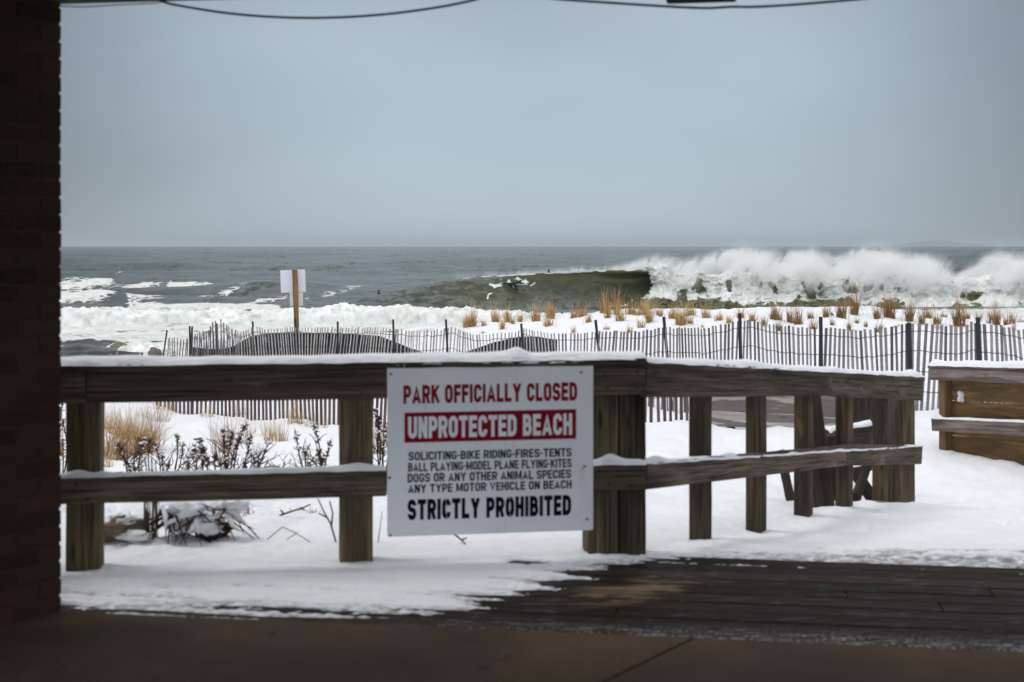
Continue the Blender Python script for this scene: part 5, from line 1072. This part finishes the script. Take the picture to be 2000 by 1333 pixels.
# bundle of upright stems, driftwood, snow laden dead bush, twigs
e, p, s_ = plant('stem_bundle', 298, 1083, 'bundle of straight grey brown stems rising behind the mid rail, beside the driftwood', 'dead plant'); mb = MB()
for q in range(24):
    x = (U(-20, -4) if q % 2 else U(3, 10)) / s_; mb.tube([p + (x * .7, U(-.05, .05), -.03), p + (x * .95 + U(-.012, .012), 0, .16), p + (x * 1.2 + U(-.03, .03), U(-.03, .03), U(.20, .46))], [U(.0018, .0036)] * 3, 5, U(.0, 1.0))
mb.build('stem', M['reedy'], e); mb = MB()
e, p, s_ = plant('driftwood_lump', 233, 1058, 'snow dusted brown driftwood lump beside the left railing post', 'driftwood')
mb.blob(p + (0, 0, .03), .095, (1.25, .8, .72), .45, 2.2, 26, 16); mb.build('wood', M['driftwood'], e, smooth=True); mb = MB(); mb.blob(p + (.01, -.01, .088), .075, (1.3, .8, .35), .4, 2.4, 20, 10); mb.blob(p + (.09, -.06, .02), .05, (1.5, .8, .5), .4, 2., 16, 9); mb.build('snow_clump', M['snow'], e, smooth=True)
e, p, s_ = plant('fallen_bush', 385, 1072, 'dead bush crushed flat under snow, dark hollows below its drooping stems', 'dead plant'); mb = MB(); sn = MB()
for q in range(52):
    a = U(-.9, math.pi + .9); L_ = U(.06, .22); x0 = U(-.18, .16); y0_ = U(-.02, .12); k_ = U(.10, .17)
    P0 = p + (x0, y0_, k_); P1 = p + (x0 + math.cos(a) * L_ * .5 + U(-.02, .02), y0_ - .06, k_ - U(.0, .05)); P2_ = p + (x0 + math.cos(a) * L_ + U(-.03, .03), y0_ - .12 * math.sin(a), U(-.03, .05))
    mb.tube([P0, P1, P2_], [U(.003, .007), U(.003, .006), .002], 5, U(0, 1))
    if q % 3 == 0: sn.tube([P0 + (0, -.006, .010), P1 + (0, -.008, .012), (P1 + P2_) / 2 + (0, -.006, .006)], [U(.010, .018), U(.009, .016), .003], 7)
for q in range(9): sn.blob(p + (U(-.17, .17), U(-.02, .10), U(.05, .17)), U(.035, .065), (1.4, .9, .6), .45, 2.4, 14, 9)
for q in range(5): mb.blob(p + (U(-.10, .12), .03 + U(-.02, .03), U(.01, .06)), U(.03, .05), (1.3, .7, .8), .5, 2.4, 12, 8, U(0, .4))
mb.build('stem', M['stalk'], e); sn.build('snow_clump', M['snow'], e, smooth=True)
def twig(px, py, segs, label, r=.0028, m='twig'):
    e, p, s_ = plant('twig', px, py, label, 'twig', 'bare twigs in the snow under the mid rail'); mb = MB()
    for sg in segs: mb.tube([p + ((x - px) / s_, U(-.02, .02), (py - y) / s_) for x, y in sg], [r * (1 - .4 * i / (len(sg) - 1)) for i in range(len(sg))], 5, U(.2, .9))
    mb.build('stem', M[m], e)
twig(238, 1102, [[(238, 1106), (246, 1076), (254, 1050)], [(246, 1080), (262, 1064)], [(240, 1100), (228, 1112)]], 'thin reddish forked twig below the driftwood lump')
twig(340, 1092, [[(318, 1058), (338, 1080), (352, 1098)], [(330, 1070), (352, 1062)]], 'short reddish twig to the right of the stem bundle')
twig(560, 1010, [[(545, 1008), (566, 1000), (590, 992), (606, 986)], [(556, 1004), (548, 996)], [(586, 993), (594, 998)]], 'dark lying twig with knobs, midway between the two left posts', .006, 'stalk')
twig(580, 1062, [[(522, 1058), (552, 1034), (580, 1046), (612, 1066), (640, 1076)], [(580, 1046), (560, 1058)]], 'long thin arching twig left of the second railing post')
twig(654, 1066, [[(656, 1068), (646, 1030), (634, 1006), (622, 980)], [(648, 1036), (650, 1008), (644, 985)], [(640, 1018), (622, 1010)]], 'upright forked dark twig touching the second railing post', .005, 'stalk')
twig(740, 1080, [[(738, 1084), (742, 1050), (746, 1020)]], 'single thin stalk between second railing post and sign')
twig(905, 1076, [[(886, 1058), (900, 1068), (914, 1080)], [(900, 1068), (912, 1064)]], 'small dark twig poking from snow under the sign', .005, 'stalk')

# ---------------------------------------------------------------- surfers
def body(name, joints, bones, m, loc, rz, parent=None):
    me = bpy.data.meshes.new(name); me.from_pydata([j[0] for j in joints], bones, []); ob = bpy.data.objects.new(name, me); COL.objects.link(ob)
    sk = ob.modifiers.new('skin', 'SKIN'); sk.use_smooth_shade = True; ob.modifiers.new('sub', 'SUBSURF').levels = 2
    lay = me.skin_vertices[0] if me.skin_vertices else None
    for i, j in enumerate(joints):
        r = j[1]; me.skin_vertices[0].data[i].radius = (r, r) if not isinstance(r, tuple) else r
        me.skin_vertices[0].data[i].use_root = (i == 0)
    dg = bpy.context.evaluated_depsgraph_get(); m2 = bpy.data.meshes.new_from_object(ob.evaluated_get(dg)); bpy.data.objects.remove(ob); m2.name = name
    m2.materials.clear(); m2.materials.append(m); o = bpy.data.objects.new(name, m2); COL.objects.link(o); o.location = tuple(loc); o.rotation_euler = (0, 0, rz); return o
BONES = [(0, 1), (1, 2), (2, 3), (3, 4), (2, 5), (5, 6), (6, 7), (2, 8), (8, 9), (9, 10), (0, 11), (11, 12), (12, 13), (0, 14), (14, 15), (15, 16)]
SIT = [((0, 0, 0), (.16, .12)), ((0, -.03, .26), (.15, .11)), ((0, -.05, .47), (.17, .10)), ((0, -.04, .60), .055), ((0, -.06, .76), (.085, .105)), ((.20, -.06, .44), .06), ((.27, -.10, .18), .045), ((.20, -.26, .02), .035), ((-.20, -.06, .44), .06), ((-.27, -.10, .18), .045), ((-.20, -.26, .02), .035), ((.20, -.20, -.02), .085), ((.26, -.42, -.20), .06), ((.26, -.44, -.58), .045), ((-.20, -.20, -.02), .085), ((-.26, -.42, -.20), .06), ((-.26, -.44, -.58), .045)]
PRONE = [((0, .35, .05), (.15, .10)), ((0, .10, .09), (.15, .10)), ((0, -.14, .16), (.17, .10)), ((0, -.27, .25), .055), ((0, -.38, .33), (.085, .10)), ((.19, -.16, .14), .058), ((.33, -.38, .04), .044), ((.34, -.62, -.06), .034), ((-.19, -.16, .14), .058), ((-.34, -.06, .02), .044), ((-.38, .16, -.10), .034), ((.10, .55, .04), .08), ((.11, .92, .03), .055), ((.12, 1.28, .02), .04), ((-.10, .55, .04), .08), ((-.11, .92, .03), .055), ((-.12, 1.28, .02), .04)]
CROUCH = [((0, 0, .42), (.15, .12)), ((.05, -.02, .60), (.14, .11)), ((.14, -.04, .80), (.16, .11)), ((.20, -.05, .90), .055), ((.25, -.06, 1.02), (.085, .10)), ((.16, -.24, .76), .058), ((.34, -.36, .66), .044), ((.52, -.38, .66), .034), ((.10, .15, .76), .058), ((-.12, .26, .64), .044), ((-.28, .24, .76), .034), ((.20, -.12, .40), .085), ((.34, -.12, .20), .058), ((.36, -.10, .0), .045), ((-.16, .06, .36), .085), ((-.10, .04, .14), .058), ((-.30, .06, .0), .045)]
def surfboard(name, loc, rot, ln, wd, m, label):
    mb = MB(); n = 16; V = []; 
    for i in range(n + 1):
        t = i / n; w_ = wd / 2 * max(.02, (math.sin(math.pi * min(1, t * .92 + .04)) ** .62)); z = .10 * max(0, t - .55) ** 1.5 * 2
        for a in range(10):
            th = 2 * math.pi * a / 10; V.append((w_ * math.cos(th), (t - .5) * ln, z + .032 * math.sin(th) * min(1, w_ * 9)))
    Fs = [tuple(range(10)), tuple(n * 10 + q for q in range(10))[::-1]] + [(i * 10 + q, (i + 1) * 10 + q, (i + 1) * 10 + (q + 1) % 10, i * 10 + (q + 1) % 10) for i in range(n) for q in range(10)]
    mb.add(V, Fs); o = mb.build(name, m, smooth=True); o.location = tuple(loc); o.rotation_euler = rot; return prop(o, label, 'surfboard')
def surfer(pose, px, py, Y, rz, label, j=4, sink=0.):
    p = at(px, py, Y); h = np.array(pose[j][0]); c, s_ = math.cos(rz), math.sin(rz); hx = np.array([h[0] * c - h[1] * s_, h[0] * s_ + h[1] * c, h[2]])
    loc = p - hx; o = body('person', pose, BONES, M['neo'], loc, rz); prop(o, label, 'person', 'surfers in the water')
    fc = MB(); fc.blob((h[0], h[1] - .085, h[2] + .01), .052, (1, .5, 1.25), .08, 2., 12, 8); f = fc.build('face', M['skin'], None, True); f.parent = o
    return loc
l = surfer(SIT, 1072, 526.5, 121.35, 2.6, 'surfer in black wetsuit sitting upright just behind the wave crest')
surfboard('surfboard', l + (0, 0, -.16), (0, 0, 2.6), 2.1, .52, M['boardwhite'], 'white surfboard under the surfer sitting behind the crest')
l = surfer(PRONE, 1018, 547, 118.4, 1.0, 'surfer in black wetsuit lying flat, paddling up the wave face in splash')
surfboard('surfboard', l + (0, .35, -.07), (0, 0, 1.0), 2.0, .5, M['boardwhite'], 'white surfboard under the paddler on the wave face')
l = surfer(CROUCH, 1209, 572, 114.6, .2, 'surfer in black wetsuit crouching low in the trough ahead of the breaking lip')
surfboard('surfboard', l + (.05, -.02, -.06), (0, 0, -1.35), 1.9, .48, M['boardwhite'], 'white surfboard under the crouching surfer')
surfer(SIT, 740, 566, 125, 2.2, 'surfer far left, only head and shoulders above water left of the wave')
surfer(SIT, 898, 545, 126, 2.9, 'surfer showing only a head over the left shoulder of the wave')
p = at(729.5, 614, 91.); surfboard('surfboard', p + (-.1, 0, -.55), (math.radians(72), math.radians(0), math.radians(0)), 2.0, .52, M['board'], 'yellowed surfboard standing nose up out of the white water')
bpy.data.objects[[o.name for o in bpy.data.objects if o.get('label', '').startswith('yellowed')][0]].rotation_euler = (math.radians(76), math.radians(16), math.radians(4))
for ob in list(bpy.data.objects):
    if ob.name.startswith('snow_clump') or ob.name.startswith('snow_cap'): ob['kind'] = 'stuff' if ob.name.startswith('snow_clump') else 'thing'

# ---------------------------------------------------------------- far headland and the sea air in front of it
hx = np.linspace(0, 1, 60); V = []
for k, (yy, hs) in enumerate(((13900, 0), (14000, 1), (14400, .8), (14700, 0))):
    for q in hx: V.append(((735 + 190 * q) / F * yy, yy, SEA - 1 + hs * 58 * max(0., math.sin(math.pi * q)) ** .6 * (.8 + .2 * float(vnoise(q * 7, 1.)))))
prop(link('hills', np_mesh('hills', V, grid_q(4, 60)[:, ::-1], simple('far_hill', (.05, .06, .05), .9))), 'faint low headland on the far right horizon', 'hills', kind='structure')
mb = MB(); mb.board((0, -60, 20), (0, 16000, 20), 30000, 52, side=(1, 0, 0)); hm = bpy.data.materials.new('sea_haze'); hm.use_nodes = True; t = hm.node_tree; t.nodes.clear()
o = t.nodes.new('ShaderNodeOutputMaterial'); v = nd(t, 'ShaderNodeVolumePrincipled', {'Color': (.70, .76, .81, 1), 'Density': 1.3e-4}); t.links.new(v.outputs[0], o.inputs['Volume'])
prop(mb.build('haze', hm), 'thin sea haze', 'haze', kind='stuff')
